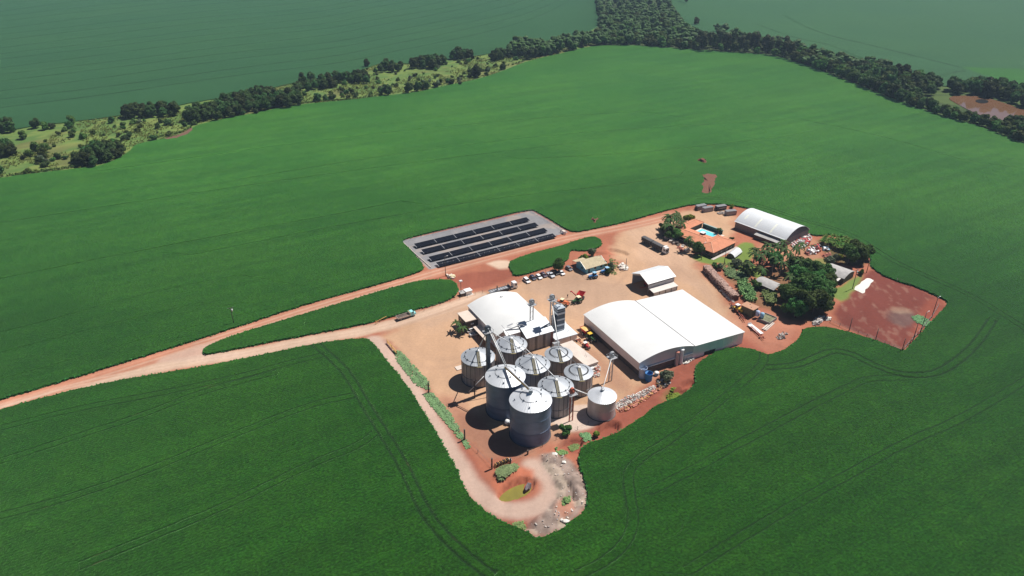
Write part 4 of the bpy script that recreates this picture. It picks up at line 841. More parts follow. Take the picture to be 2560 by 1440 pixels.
# pale arched barn
bn = thing('arched_barn', 'blockwork barn under a pale arched sheet roof by the scrap heap', 'barn', (133.0, 318.1, 0), R(-51.5))
# local x runs towards the camera end (negative = back), local y across
BLn, BWn = 29.0, 20.5
arch_roof('arched_roof', M['barnroof'], bn, 0, BWn, -BLn, 0, 4.1, 4.0, .14, 22, 'x', .45)
box('side_wall', M['block'], bn, -BLn, 0, -.02, .14, 0, 4.05); box('far_side_wall', M['block'], bn, -BLn, 0, BWn-.14, BWn, 0, 4.05)
box('end_wall', M['block'], bn, -.14, 0, .15, BWn-.15, 0, 4.0); arch_gable('gable_cladding', M['slate'], bn, 0, BWn, -.12, 4.02, 4.1, 3.95, .1, 18, 'x')
arch_gable('rear_gable', M['block'], bn, .15, BWn-.15, -BLn, 0, 4.1, 3.95, .1, 18, 'x'); box('doorway', M['dark'], bn, -BLn-.05, -BLn-.004, 2.5, 6.5, 0, 3.6)
def arch_strip(parent, x0, x1, t0, t1):
    vs = []; n = 8
    for i in range(n+1):
        t = t0+(t1-t0)*i/n; y = BWn*t; z_ = arch_z(t, 4.1, 4.0)+.02
        vs += [(x0, y, z_), (x1, y, z_)]
    MB().add(vs, [(2*i, 2*i+1, 2*i+3, 2*i+2) for i in range(n)]).build('skylight', M['skylight'], parent)
arch_strip(bn, -18.3, -17.3, .02, .30); arch_strip(bn, -9.6, -8.6, .02, .30); arch_strip(bn, -26, -25, .12, .26)
bl = thing('lean_to', 'low grey lean-to against the side of the arched barn', 'shed', (133.0, 318.1, 0), R(-51.5))
MB().prism([(-3.2, 2.2), (-.3, 2.7), (-.3, 2.82), (-3.2, 2.32)], -15.5, -1.0, 'x').build('roof', M['fibre'], bl); box('wall', M['plaster'], bl, -15.2, -6.5, -3.0, -2.9, 0, 2.2); box('end_wall', M['block'], bl, -15.2, -15.1, -2.88, -.3, 0, 2.3)
for i in range(3): box('post', M['post'], bl, -5+i*1.8, -4.88+i*1.8, -3.0, -2.88, 0, 2.2)

def small_shed(name, label, px, z, rz, L, Wd, eh, rise, roofm, wallm, closed=True):
    x, y, _ = G(*px, z); t = thing(name, label, 'shed', (x, y, 0), rz)   # px: pixel of the front eave corner
    arch_roof('curved_roof', roofm, t, 0, Wd, -L, 0, eh, rise, .08, 10, 'x', .35)
    if closed:
        box('side_wall', wallm, t, -L, -.02, 0, .1, 0, eh-.15); box('end_wall', wallm, t, -.12, -.02, .12, Wd-.12, 0, eh-.12); box('far_wall', wallm, t, -L, -.02, Wd-.1, Wd, 0, eh-.15); box('rear_wall', wallm, t, -L, -L+.1, .12, Wd-.12, 0, eh-.12)
        arch_gable('gable', wallm, t, .05, Wd-.05, -.1, eh-.1, eh, rise-.1, .08, 10, 'x')
    else:
        for i in range(4):
            for y_ in (.05, Wd-.2): box('post', M['post'], t, -.3-i*(L-.6)/3, -.15-i*(L-.6)/3, y_, y_+.15, 0, eh-.1)
    return t
s1 = small_shed('grey_shed', 'grey curved roof shed between the big trees and the red sports ground', (2110, 695), 3.2, R(-48), 10.0, 10.0, 3.1, 1.2, M['fibre'], M['plaster'])
MB().prism([(-3.2, 2.3), (-.2, 2.7), (-.2, 2.8), (-3.2, 2.4)], -6.4, -1.0, 'x').build('porch_roof', M['fibre_light'], s1)
for i in range(3): box('porch_post', M['post'], s1, -1.2-i*2.4, -1.08-i*2.4, -3.1, -2.98, 0, 2.3)
small_shed('grey_shed', 'weathered grey curved shed with pale roof scratches below the palms', (1934, 723), 3.0, R(-52), 9.4, 6.8, 2.8, .9, M['fibre'], M['plaster'], False)
small_shed('hoop_shelter', 'small pale hoop shelter on the lawn beside the farmhouse', (1836, 643), 1.3, R(50-90+90), .1, .1, .1, .1, M['barnroof'], M['barnroof'], False) if False else None
x, y, _ = G(1836, 643, 1.2); t = thing('hoop_shelter', 'small pale hoop shelter on the lawn beside the farmhouse', 'shelter', (x, y, 0), R(50))
arch_roof('curved_roof', M['barnroof'], t, -.2, 4.0, 0, 8.2, 1.2, 1.4, .06, 12, 'x', .1); arch_gable('end_wall', M['plaster'], t, 0, 3.8, .02, 0, 1.2, 1.3, .08, 10, 'x')
box('side_wall', M['plaster'], t, 0, 8, -.1, 0, 0, 1.1)
bk = thing('brown_store', 'square rusty brown roofed store behind the yellow loader', 'shed', (*G(1880, 795)[:2], 0), R(40))
box('wall', mat('olive_boards', (.11,.10,.05), .9, 0, .3, 1), bk, -.2, 3.6, .0, 5.4, 0, 3.7); box('roof', M['brownroof'], bk, -.5, 3.9, -.3, 5.7, 3.72, 3.9)
MB().box(.8,1.05,1.5,1.75,3.9,4.1).box(2.5,2.75,3.2,3.45,3.9,4.1).build('roof_pot', M['dark'], bk)
for px, py, lab in ((1892, 795, 'pale blue fuel tank on legs against the brown store'), (1903, 800, 'blue fuel tank standing between the brown store and the pit')):
    x, y, _ = G(px, py); t = thing('fuel_tank', lab, 'tank', (x, y, 0), R(40))
    MB().lathe([(.1,1.0),(.85,1.2),(.85,3.2),(.1,3.5)], 14, cap0=True, cap1=True).build('tank_body', M['tankpale'] if px < 1900 else M['skyblue'], t, True)
    for a in (45, 135, 225, 315): MB().bar((.7*math.cos(R(a)),.7*math.sin(R(a)),0),(.7*math.cos(R(a)),.7*math.sin(R(a)),1.4),.1).build('leg', M['steel'], t)
pit = thing('block_pit', 'square blockwork pit half filled with weeds', 'pit', (*G(1923, 814)[:2], 0), R(45))
for a in ((0,6.2,0,.25),(0,6.2,5.0,5.25),(0,.25,.25,5.0),(5.95,6.2,.25,5.0)): box('pit_wall', M['block'], pit, *a, 0, 1.3)
box('fill', mat('weedy_fill', (.17,.17,.10), .95, 0, .5, .8, bump=.6, bscale=2), pit, .25, 5.95, .25, 5.0, 0, .95)
# small huts on the road side
hu = thing('white_kiosk', 'small white weighbridge cabin beside the lower road', 'cabin', (*G(1166, 739)[:2], 0), R(30)); box('wall', M['paint_white'], hu, 0, 2.7, 0, 2.3, 0, 1.8); box('roof', M['paint_white'], hu, -.25, 2.95, -.25, 2.55, 1.82, 1.98); box('slab', M['concrete_pale'], hu, -.4, 3.2, -.8, 2.6, 0, .06)
hu = thing('dark_kiosk', 'small dark shelter next to the white weighbridge cabin', 'shelter', (*G(1153, 742)[:2], 0), R(30)); box('wall', M['plaster'], hu, 0, 1.8, 0, 2.0, 0, 1.4); MB().prism([(-.3,1.45),(2.2,1.7),(2.2,1.8),(-.3,1.55)], -.2, 2.0, 'x').build('roof', M['fibre'], hu)
for i, x in enumerate((.1, 1.6)): box('post', M['post'], hu, x, x+.1, -.35, -.25, 0, 1.4)
# freight containers in a row behind the farmhouse
LABS = ['grey freight container furthest from the barn', 'grey container with a pale streaked top, beside its twin', 'black container with small white lettering on its side', 'grey freight container closest to the arched barn']
for i, ((px, py), rz, dk) in enumerate((((1744,527), 24, 0), ((1760,532), 22, 0), ((1793,528), 20, 1), ((1816,540), 14, 0))):
    x, y, _ = G(px, py); t = thing('freight_container', LABS[i], 'container', (x, y, 0), R(rz), 'containers behind the farmhouse')
    bm_ = M['car_black'] if dk else M['steel']; tp = M['slate'] if not dk else M['darksteel']
    box('body', mat('container_paint', (.03,.03,.035) if dk else (.30,.27,.29), .6, 0, .15, .6, wave=('X', 6, .4)), t, 0, 5.9, 0, 2.5, .15, 2.35); box('roof', mat('container_roof', (.20,.20,.21), .6, 0, .2, .6), t, -.05, 5.95, -.05, 2.6, 2.36, 2.5)
    for xx in (0.05, 5.65): box('corner_post', M['stiff'], t, xx, xx+.2, -.05, -.004, .1, 2.35)
    if dk:
        for k in range(9): box('letter', M['paint_white'], t, 1.0+k*.48, 1.25+k*.48, -.03, -.002, 1.2, 1.55)
    if i in (0, 2): MB().box(-.7, -.05, .4, 2.1, .1, 1.4).build('generator', M['dark'], t)

# ------------------------------------------------------------------ vegetation
def quads_mesh(name, vs, fs, lum, mtl):
    me = bpy.data.meshes.new(name); me.from_pydata(vs, [], fs); a = me.attributes.new('Lum', 'FLOAT', 'POINT'); a.data.foreach_set('value', lum); me.materials.append(mtl); return me
def leaf_cloud(name, mtl, blobs, n, size, seed, core=.80, droop=0.0):
    """leaf clumps over a set of crown lobes: blobs = (centre, radius xy, radius z)"""
    rr = random.Random(seed); vs = []; fs = []; lum = []
    for c, r, rz in blobs:
        b = MB().blob((0,0,0), 1.0, rr.randint(0, 9999), .16, 1); k = len(vs)
        vs += [(c[0]+v[0]*r*core, c[1]+v[1]*r*core, c[2]+v[2]*rz*core) for v in b.v]; fs += [tuple(i+k for i in f) for f in b.f]; lum += [.75]*len(b.v)
    wts = [r*r for _, r, _ in blobs]
    for c, r, rz in rr.choices(blobs, wts, k=n):
        d = Vector((rr.gauss(0,1), rr.gauss(0,1), rr.gauss(.25,.9))).normalized(); q = rr.uniform(.80, 1.10); p = Vector((c[0]+d.x*r*q, c[1]+d.y*r*q, c[2]+d.z*rz*q))
        nn = (d + Vector((rr.gauss(0,.5), rr.gauss(0,.5), rr.gauss(.15,.5)))).normalized(); u = nn.orthogonal().normalized(); w = nn.cross(u); a = rr.uniform(0, 6.28); u2 = u*math.cos(a)+w*math.sin(a); w2 = nn.cross(u2); s = size*rr.uniform(.6, 1.35); k = len(vs)
        L = rr.uniform(.72, 1.3)
        for i, j in ((-1,-.35),(.15,-.75),(1,.3),(-.2,.8)): v = p+u2*i*s*.6+w2*j*s*.6; vs.append((v.x, v.y, v.z-droop*abs(i)*s)); lum.append(L)
        fs.append((k, k+1, k+2, k+3))
    return quads_mesh(name, vs, fs, lum, mtl)
def crown_blobs(seed, rad, h0, h1, n, flat=1.0, top=.7):
    rr = random.Random(seed); out = []; hz_ = (h1-h0)/2; cz = (h1+h0)/2
    for i in range(n):
        a = rr.uniform(0, 6.28); e = rr.uniform(-.75, .95); q = math.sqrt(1-e*e)*rr.uniform(.35, .82); r = rad*rr.uniform(.26, .44)
        out.append(((rad*q*math.cos(a), rad*q*math.sin(a), cz+hz_*e*.72), r, r*rr.uniform(.75, 1.0)*flat))
    out.append(((0, 0, cz), rad*.55, hz_*.7)); return out
def trunk_mesh(seed, h, r, mtl, limbs=4):
    rr = random.Random(seed); mb = MB(); p = Vector((0,0,-.3)); q = Vector((rr.uniform(-.3,.3), rr.uniform(-.3,.3), h*.55)); mb.tube(p, q, r, r*.7, 7)
    for i in range(limbs):
        a = 6.28*i/limbs+rr.uniform(-.4,.4); e = q+Vector((math.cos(a)*h*.28, math.sin(a)*h*.28, h*rr.uniform(.22,.42))); mb.tube(q, e, r*.5, r*.2, 5)
    return mb.mesh('trunk', mtl, True)
TREE = {}
def variant(key, mtl, rad, h0, h1, nb, nl, ls, bark='bark', tr=.22, n=3, flat=1.0, core=.8):
    TREE[key] = [(leaf_cloud('crown', M[mtl], crown_blobs(hash_(key)+i, rad, h0, h1, nb, flat), nl, ls, hash_(key)+50+i, core), trunk_mesh(hash_(key)+i, h0+(h1-h0)*.5, tr, M[bark])) for i in range(n)]
def hash_(s): return sum(ord(c)*(i+3) for i, c in enumerate(s))
variant('dark', 'leaf_dark', 4.6, .0, 10.0, 18, 2000, .95, n=5)
variant('mid', 'leaf_mid', 4.4, .0, 9.0, 17, 1800, .95, n=4)
variant('euc', 'leaf_euc', 3.4, 1.5, 19.0, 22, 2100, .85, 'palebark', .25, 3)
variant('bush', 'leaf_dark', 2.4, .0, 3.6, 9, 700, .7, 'bark', .12, 3)
variant('bushmid', 'leaf_mid', 2.2, .0, 3.0, 9, 650, .7, 'bark', .12, 3)
variant('grey', 'leaf_grey', 2.4, .3, 4.2, 8, 500, .6, 'palebark', .12, 2, core=.55)
variant('yard', 'leaf_yard', 5.0, 1.6, 10.5, 20, 4200, .62, n=3)
variant('yardlime', 'leaf_lime', 2.2, .1, 3.4, 9, 1100, .42, n=2)
variant('yardbush', 'leaf_yard', 1.9, .0, 3.2, 9, 1100, .42, n=2)
variant('yardmid', 'leaf_mid', 3.6, .8, 6.8, 13, 2200, .55, n=2)
variant('greyyard', 'leaf_grey', 2.6, .2, 4.4, 10, 1300, .42, 'palebark', .12, 2, core=.6)
trng = random.Random(21)
def tree(name, key, x, y, s, label, group, cat='tree', z=0.0, sz=None):
    cr, tk = trng.choice(TREE[key]); t = thing(name, label, cat, (x, y, z), trng.uniform(0, 6.28), group); t.scale = (s, s, sz or s*trng.uniform(.9, 1.15))
    link('crown', cr, t); link('trunk', tk, t); return t
def fill(pl, spacing, n=None, seed=0, world=False):
    pp = pl if world else GP(pl); a = np.array(pp); rr = random.Random(seed); lo_, hi_ = a.min(0), a.max(0); pts = []
    for _ in range(9000):
        p = (rr.uniform(lo_[0], hi_[0]), rr.uniform(lo_[1], hi_[1]))
        if all((p[0]-q[0])**2+(p[1]-q[1])**2 > spacing**2 for q in pts) and inpoly(np.array([p]), pp)[0]: pts.append(p)
        if n and len(pts) >= n: break
    return pts
GD = 'dark trees along the marshy stream'; GF = 'trees of the wood and tree belt'
belt = []
# clumps along the marsh, base outlines in photo pixels
CL0 = ['in the clump at the crop corner below the marsh', 'in the row edging the far crop above the bare bank', 'in the long clump where the crop meets the stream', 'on the rear side of the long stream clump', 'behind the round reed meadow', 'above the brown marsh patch', 'in the clump by the small red bank', 'in the clump between the pale flowering shrubs', 'in the isolated clump at the far crop edge', 'in the small clump before the wood starts', 'where the marsh narrows towards the wood', 'in the row joining the wood', 'on the marsh beside the low scrub hedge', 'on the far crop edge at the marsh end', 'at the crop edge where the scrub hedge ends', 'amid the brown marsh grass']
for i, (pl, sp, key, s) in enumerate([
  ([(180,408),(240,419),(300,397),(318,384),(290,374),(220,388)], 6.0, 'dark', .92), ([(318,298),(440,293),(440,277),(320,284)], 6.2, 'dark', .95),
  ([(470,311),(545,303),(600,289),(640,278),(740,269),(756,262),(735,247),(640,255),(560,270),(480,290)], 6.4, 'dark', .98), ([(560,272),(640,258),(690,240),(640,244),(575,258)], 7.0, 'dark', 1.0),
  ([(740,240),(775,228),(835,220),(832,209),(780,209),(748,226)], 6.5, 'dark', .95), ([(840,207),(925,211),(915,196),(850,198)], 6.5, 'dark', .85),
  ([(945,184),(1010,180),(1005,172),(960,172)], 6.5, 'dark', .9), ([(1030,172),(1080,174),(1115,166),(1110,161),(1040,163)], 7.0, 'dark', 1.05), ([(1128,149),(1180,151),(1175,143),(1130,143)], 7.0, 'dark', 1.1),
  ([(1225,155),(1255,153),(1268,143),(1235,143)], 7.0, 'dark', 1.05), ([(1272,142),(1330,151),(1350,141),(1385,136),(1345,118),(1290,121)], 7.6, 'dark', 1.12), ([(1350,139),(1420,131),(1465,118),(1505,114),(1500,101),(1400,108)], 8.0, 'dark', 1.15),
  ([(0,398),(30,392),(45,378),(10,370)], 6.0, 'dark', .8), ([(-40,340),(30,332),(25,318),(-40,325)], 6, 'dark', .75), ([(-60,450),(15,442),(20,432),(-60,440)], 6, 'dark', .7), ([(70,392),(130,400),(125,380),(80,378)], 7, 'mid', .75)]):
    for x, y in fill(pl, sp*(.9+.1*s), seed=i): belt.append((x, y, key, s*trng.uniform(.8, 1.12), 0, CL0[i]))
for (px, py, key, s) in [(92,321,'dark',.8),(115,325,'mid',.7),(60,348,'mid',.7),(183,311,'mid',.85),(175,322,'dark',.6),(130,322,'bush',1.1),(280,308,'dark',.55),(395,322,'bush',1.1),(420,313,'bush',1.2),(325,345,'dark',.5),(310,350,'bush',1.0),(385,350,'bush',1.0),(146,398,'bush',1.2),(165,398,'bush',.8),
  (917,168,'dark',.72),(622,237,'euc',.30),(755,195,'dark',.6),(1192,194,'dark',1.05),(1175,190,'mid',.8),(970,238,'dark',.95),(955,236,'mid',.75),(1022,233,'dark',.95),(1045,229,'dark',.85),(1068,224,'mid',.75),(1092,218,'bush',1.5),(1128,211,'bush',1.4),(796,254,'dark',.72),(832,250,'bush',1.3),(815,252,'bush',1.2),(870,248,'bush',1.0),(890,244,'bush',1.1),(905,205,'mid',.7),(1256,174,'bush',1.6),(1150,212,'bush',.9),
  (840,198,'dark',.8),(1300,130,'mid',1.0),(1715,8,'dark',1.1),(1705,5,'dark',.9),(1790,80,'dark',1.15),(1810,83,'dark',1.05),(1740,62,'mid',1.0),(640,285,'bush',1.1),(607,288,'bush',1.1)]:
    x, y, _ = G(px, py); belt.append((x, y, key, s, 0, 'standing singly along the marsh'))
for i, (px, py) in enumerate([(838,186),(872,192),(915,196),(1025,202),(1060,210),(1075,207),(1095,212),(1148,205),(1095,172),(1060,172),(1220,176),(855,238),(950,228),(120,408),(105,405),(350,308),(1222,180)]):
    x, y, _ = G(px, py); belt.append((x, y, 'grey', trng.uniform(.8, 1.2), 0, 'in the grassy marsh'))
mp_ = np.column_stack([np.random.RandomState(14).uniform(-330, 120, 3000), np.random.RandomState(15).uniform(330, 820, 3000)]); mp_ = mp_[sdf(mp_, wet) > 3][:200]
for x, y in mp_: belt.append((x, y, 'bushmid' if trng.random() < .75 else 'bush', trng.uniform(.45, 1.25), 0, 'scattered over the open marsh'))
# the wood and the right-hand belt
CL1 = ['on the sunny front edge of the wood', 'inside the dense wood', 'in the tall eucalypt stretch of the belt', 'behind the tall eucalypt stretch', 'in the bright middle stretch of the belt', 'on the front edge of the belt before the pond', 'at the back of the belt before the pond', 'in the low hedge row between crop and muddy pond', 'on the far bank of the muddy pond', 'in the hedge row at the muddy pond']
for i, (pl, sp, key, s) in enumerate([
  ([(1490,113),(1600,115),(1750,128),(1760,116),(1600,104),(1490,103)], 7.2, 'mid', 1.05), ([(1490,103),(1600,104),(1760,116),(1740,97),(1700,70),(1680,40),(1506,50),(1505,75)], 10.5, 'dark', 1.35),
  ([(1740,128),(1850,134),(1920,138),(1985,152),(1980,140),(1900,124),(1830,118),(1740,116)], 7.0, 'euc', 1.0), ([(1800,116),(1900,124),(1985,140),(2000,132),(1900,108),(1800,98)], 8.5, 'dark', 1.0),
  ([(1985,154),(2060,181),(2130,208),(2140,196),(2060,164),(1990,140)], 6.8, 'mid', 1.15), ([(2130,208),(2200,237),(2280,265),(2300,256),(2250,232),(2140,196)], 6.8, 'dark', 1.1), ([(2060,164),(2140,196),(2250,232),(2330,240),(2350,226),(2300,204),(2180,172),(2060,146),(2000,134)], 7.8, 'dark', 1.2),
  ([(2275,266),(2340,288),(2420,309),(2500,337),(2560,360),(2620,384),(2625,372),(2500,322),(2400,292),(2300,262)], 5.6, 'mid', .82), ([(2372,236),(2440,238),(2520,254),(2570,272),(2640,292),(2620,262),(2560,240),(2480,220),(2380,222)], 7.2, 'dark', 1.15), ([(2505,322),(2550,340),(2550,326),(2515,312)], 6, 'dark', 1.0)]):
    for x, y in fill(pl, sp, seed=60+i): belt.append((x, y, key if trng.random() > (.3 if key == 'dark' else .2) else ('mid' if key != 'mid' else 'dark'), s*trng.uniform(.82, 1.15), 1, CL1[i]))
far_wood = fill([(1500,50),(1685,45),(1672,20),(1690,-25),(1700,-70),(1478,-70),(1484,-25),(1495,20)], 13.5, seed=99)
def inframe(x, y):
    d_ = y*math.cos(PITCH)+CAM_H*math.sin(PITCH); u_ = y*math.sin(PITCH)-CAM_H*math.cos(PITCH); px = 1280+FPX*x/d_; py = 720-FPX*u_/d_; return -60 < px < 2620 and -10 < py
belt = [b for b in belt if inframe(b[0], b[1])]
belt.sort(key=lambda b: math.hypot(b[0], b[1]))
LAB = {'dark': 'dark green broadleaf tree', 'mid': 'mid green leafy tree', 'euc': 'tall narrow grey green eucalypt', 'bush': 'low dark round bush', 'grey': 'pale silvery shrub', 'bushmid': 'small fresh green shrub'}
NMS = {'dark': 'broadleaf_tree', 'mid': 'leafy_tree', 'euc': 'eucalypt_tree', 'bush': 'marsh_bush', 'grey': 'silvery_shrub', 'bushmid': 'green_shrub'}
rest = [(x, y, 'dark', 1.5, 1, '') for x, y in far_wood]; nk = {}
for x, y, key, s, g, ph in belt:
    nk[key] = nk.get(key, 0)+1
    if nk[key] > 290: rest.append((x, y, key, s, g, ph)); continue
    lab = LAB[key] + ' ' + ph
    tree(NMS[key], key, x, y, s, lab, LAB[key].split()[-1] + 's ' + ph, 'shrub' if key in ('bush', 'grey', 'bushmid') else 'tree')
print('belt trees', nk, len(rest))
# the far end of the wood reads as one mass
vs = []; fs = []; lum = []
for i, (x, y, key, s, g, ph) in enumerate(rest):
    rr = random.Random(i)
    for c, r, rz in crown_blobs(i, 6.6*rr.uniform(.8,1.2), 1.0, 13.0*rr.uniform(.8,1.2), 7):
        b = MB().blob((0,0,0), 1, rr.randint(0,9999), .2, 1); k = len(vs); L = rr.uniform(.7, 1.3)
        vs += [(x+c[0]+v[0]*r*1.1, y+c[1]+v[1]*r*1.1, c[2]+v[2]*rz*1.1) for v in b.v]; fs += [tuple(j+k for j in f) for f in b.f]; lum += [L*rr.uniform(.8,1.2) for _ in b.v]
if vs: tag(link('distant_wood', quads_mesh('distant_wood', vs, fs, lum, M['leaf_dark'])), 'far end of the dark wood fading into haze', 'wood', None, 'stuff')
# marsh grass, reeds and scrub as one carpet
def tufts(name, pts, mtl, h, w, seed, nb=5, parent=None, label=None, cat=None):
    rr = random.Random(seed); vs = []; fs = []; lum = []
    for x, y, z in pts:
        L = rr.uniform(.65, 1.35)
        for _ in range(nb):
            a = rr.uniform(0, 6.28); ln = rr.uniform(.5, 1.1)*h; dx = math.cos(a)*w*rr.uniform(.4, 1.2); dy = math.sin(a)*w*rr.uniform(.4, 1.2); tx, ty = -math.sin(a)*w*.42, math.cos(a)*w*.42; k = len(vs)
            vs += [(x-tx*.5, y-ty*.5, z), (x+tx*.5, y+ty*.5, z), (x+dx*.6+tx, y+dy*.6+ty, z+ln*.8), (x+dx*.6-tx, y+dy*.6-ty, z+ln*.8), (x+dx*1.4, y+dy*1.4, z+ln*.75)]
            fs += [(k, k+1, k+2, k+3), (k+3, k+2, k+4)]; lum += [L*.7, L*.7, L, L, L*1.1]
    o = link(name, quads_mesh(name, vs, fs, lum, mtl), parent); tag(o, label, cat, None, 'stuff'); return o
rr = random.Random(5); pts = []
cand = np.column_stack([np.random.RandomState(4).uniform(-330, 140, 60000), np.random.RandomState(5).uniform(330, 820, 60000)]); wi = sdf(cand, wet) > 1; cand = cand[wi]; dens = fbm(cand, 14); cand = cand[dens > .46][:9000]
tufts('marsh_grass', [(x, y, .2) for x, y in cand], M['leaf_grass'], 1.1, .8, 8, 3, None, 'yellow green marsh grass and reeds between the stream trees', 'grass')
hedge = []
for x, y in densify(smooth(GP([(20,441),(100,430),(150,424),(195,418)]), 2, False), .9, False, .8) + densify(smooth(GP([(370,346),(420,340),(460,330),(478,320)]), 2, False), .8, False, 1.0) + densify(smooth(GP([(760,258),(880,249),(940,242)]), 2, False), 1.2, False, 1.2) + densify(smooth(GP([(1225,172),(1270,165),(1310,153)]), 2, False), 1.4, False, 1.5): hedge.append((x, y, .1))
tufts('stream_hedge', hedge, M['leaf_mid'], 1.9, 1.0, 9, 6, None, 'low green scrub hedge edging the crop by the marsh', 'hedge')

# --- palms: trunk and arching fronds
def frond_mesh(L, seed, mtl):
    rr = random.Random(seed); vs = []; fs = []; lum = []; n = 9; prev = None
    for i in range(n):
        t0 = i/n; t1 = (i+1)/n
        P_ = lambda t: Vector((L*t*.92, 0, L*(.42*t-.95*t*t)))
        p, q = P_(t0), P_(t1); wd = L*.20*(1-.55*t0)*(.35+1.3*min(t0*3, .5))
        for s in (-1, 1):
            k = len(vs); dz = -wd*.55
            vs += [tuple(p), tuple(q), (q.x+wd*.25, s*wd, q.z+dz), (p.x+wd*.2, s*wd, p.z+dz)]; fs.append((k, k+1, k+2, k+3)); lum += [rr.uniform(.85,1.2)]*2+[rr.uniform(.7,1.1)]*2
    return quads_mesh('frond', vs, fs, lum, mtl)
FR = [frond_mesh(2.7, i, M['leaf_palm']) for i in range(3)]
PT = MB().tube((0,0,-.2),(0,0,1),.16,.12,8).mesh('trunk', M['palebark'], True)
def palm(x, y, h, s, label, group, seed, nf=11):
    rr = random.Random(seed); t = thing('palm_tree', label, 'palm', (x, y, 0), rr.uniform(0, 6), group)
    k = link('trunk', PT, t); k.scale = (s, s, h)
    for i in range(nf):
        f = link('frond', rr.choice(FR), t); f.location = (0, 0, h-.05); f.rotation_euler = (0, rr.uniform(-.55, .45), 6.283*i/nf+rr.uniform(-.2,.2)); f.scale = (s,)*3
    return t
palm(*G(1141, 829)[:2], 4.3, .95, 'palm standing alone at the corner of the brown office', None, 1)
palm(*G(1155, 836)[:2], 3.4, .95, 'shorter palm close to the brown office wall', None, 2)
GPp = 'palms in the farm grove'
for i, (px, py, h) in enumerate([(1862,690,6.5),(1880,672,8.0),(1893,680,8.5),(1905,668,8.5),(1918,660,8.0),(1938,655,8.5),(1955,660,8.0),(1930,682,8),(1948,690,7),(1968,672,7.5),(1985,655,7.5),(1950,640,7.5),(1912,645,7.5),(1885,655,7.0),(1900,700,6.0),(1968,722,6.5),(1960,745,6.0),(1990,690,8.0),(1995,640,6.5)]):
    palm(*G(px, py)[:2], h, 1.25, 'tall slender palm in the grove between the lawn and the grey sheds', GPp, 30+i, 12)
for i, (px, py, h) in enumerate([(1662,588,6.0),(1672,580,7.2),(1682,575,7.6),(1692,578,7.2),(1678,592,6.2),(1700,585,6.6),(1668,572,7),(1690,566,7.4)]):
    palm(*G(px, py)[:2], h, 1.35, 'palm in the dense clump between the truck and the tiled farmhouse', 'palms by the farmhouse', 60+i, 13)
palm(*G(1717, 628)[:2], 7.2, 1.1, 'tall palm rising in front of the tiled roof', None, 80); palm(*G(1722, 630)[:2], 5.4, 1.0, 'second lower palm in front of the tiled roof', None, 81); palm(*G(1796, 585)[:2], 3.2, .8, 'small palm at the end of the green pool wall', None, 82)
palm(*G(2033, 622)[:2], 1.6, .9, 'squat young palm behind the scrap heap', None, 83)
# --- banana row
BL_ = []
for sd_ in range(2):
    rr = random.Random(sd_); vs = []; fs = []; lum = []
    for i in range(9):
        a = 6.283*i/9+rr.uniform(-.3,.3); el = rr.uniform(.6, 1.25); L = rr.uniform(1.7, 2.6); w = .38; prev = None
        for j in range(4):
            pr_ = []
            for t in (j/4, (j+1)/4):
                r_ = L*math.cos(el)*t; z_ = 1.4+L*(math.sin(el)*t-.55*t*t); ww = w*(1-abs(2*t-.9)*.55)
                pr_.append(((r_*math.cos(a)-math.sin(a)*ww, r_*math.sin(a)+math.cos(a)*ww, z_), (r_*math.cos(a)+math.sin(a)*ww, r_*math.sin(a)-math.cos(a)*ww, z_)))
            k = len(vs); vs += [pr_[0][0], pr_[0][1], pr_[1][1], pr_[1][0]]; fs.append((k, k+1, k+2, k+3)); lum += [rr.uniform(.75, 1.3)]*4
    BL_.append(quads_mesh('leaves', vs, fs, lum, M['leaf_banana']))
BT = MB().tube((0,0,-.1),(0,0,1.6),.14,.10,7).mesh('stem', M['bark'], True)
for i, (x, y) in enumerate(fill([(2052,612),(2060,600),(2085,596),(2120,606),(2160,630),(2150,645),(2110,632),(2075,620)], 1.7, seed=4)[:70]):
    t = thing('banana_plant', 'banana plant in the dense row edging the crop behind the scrap heap', 'banana plant', (x, y, 0), trng.uniform(0, 6.28), 'banana row'); s = trng.uniform(1.0, 1.5); t.scale = (s, s, s); link('leaves', BL_[i % 2], t); link('stem', BT, t)
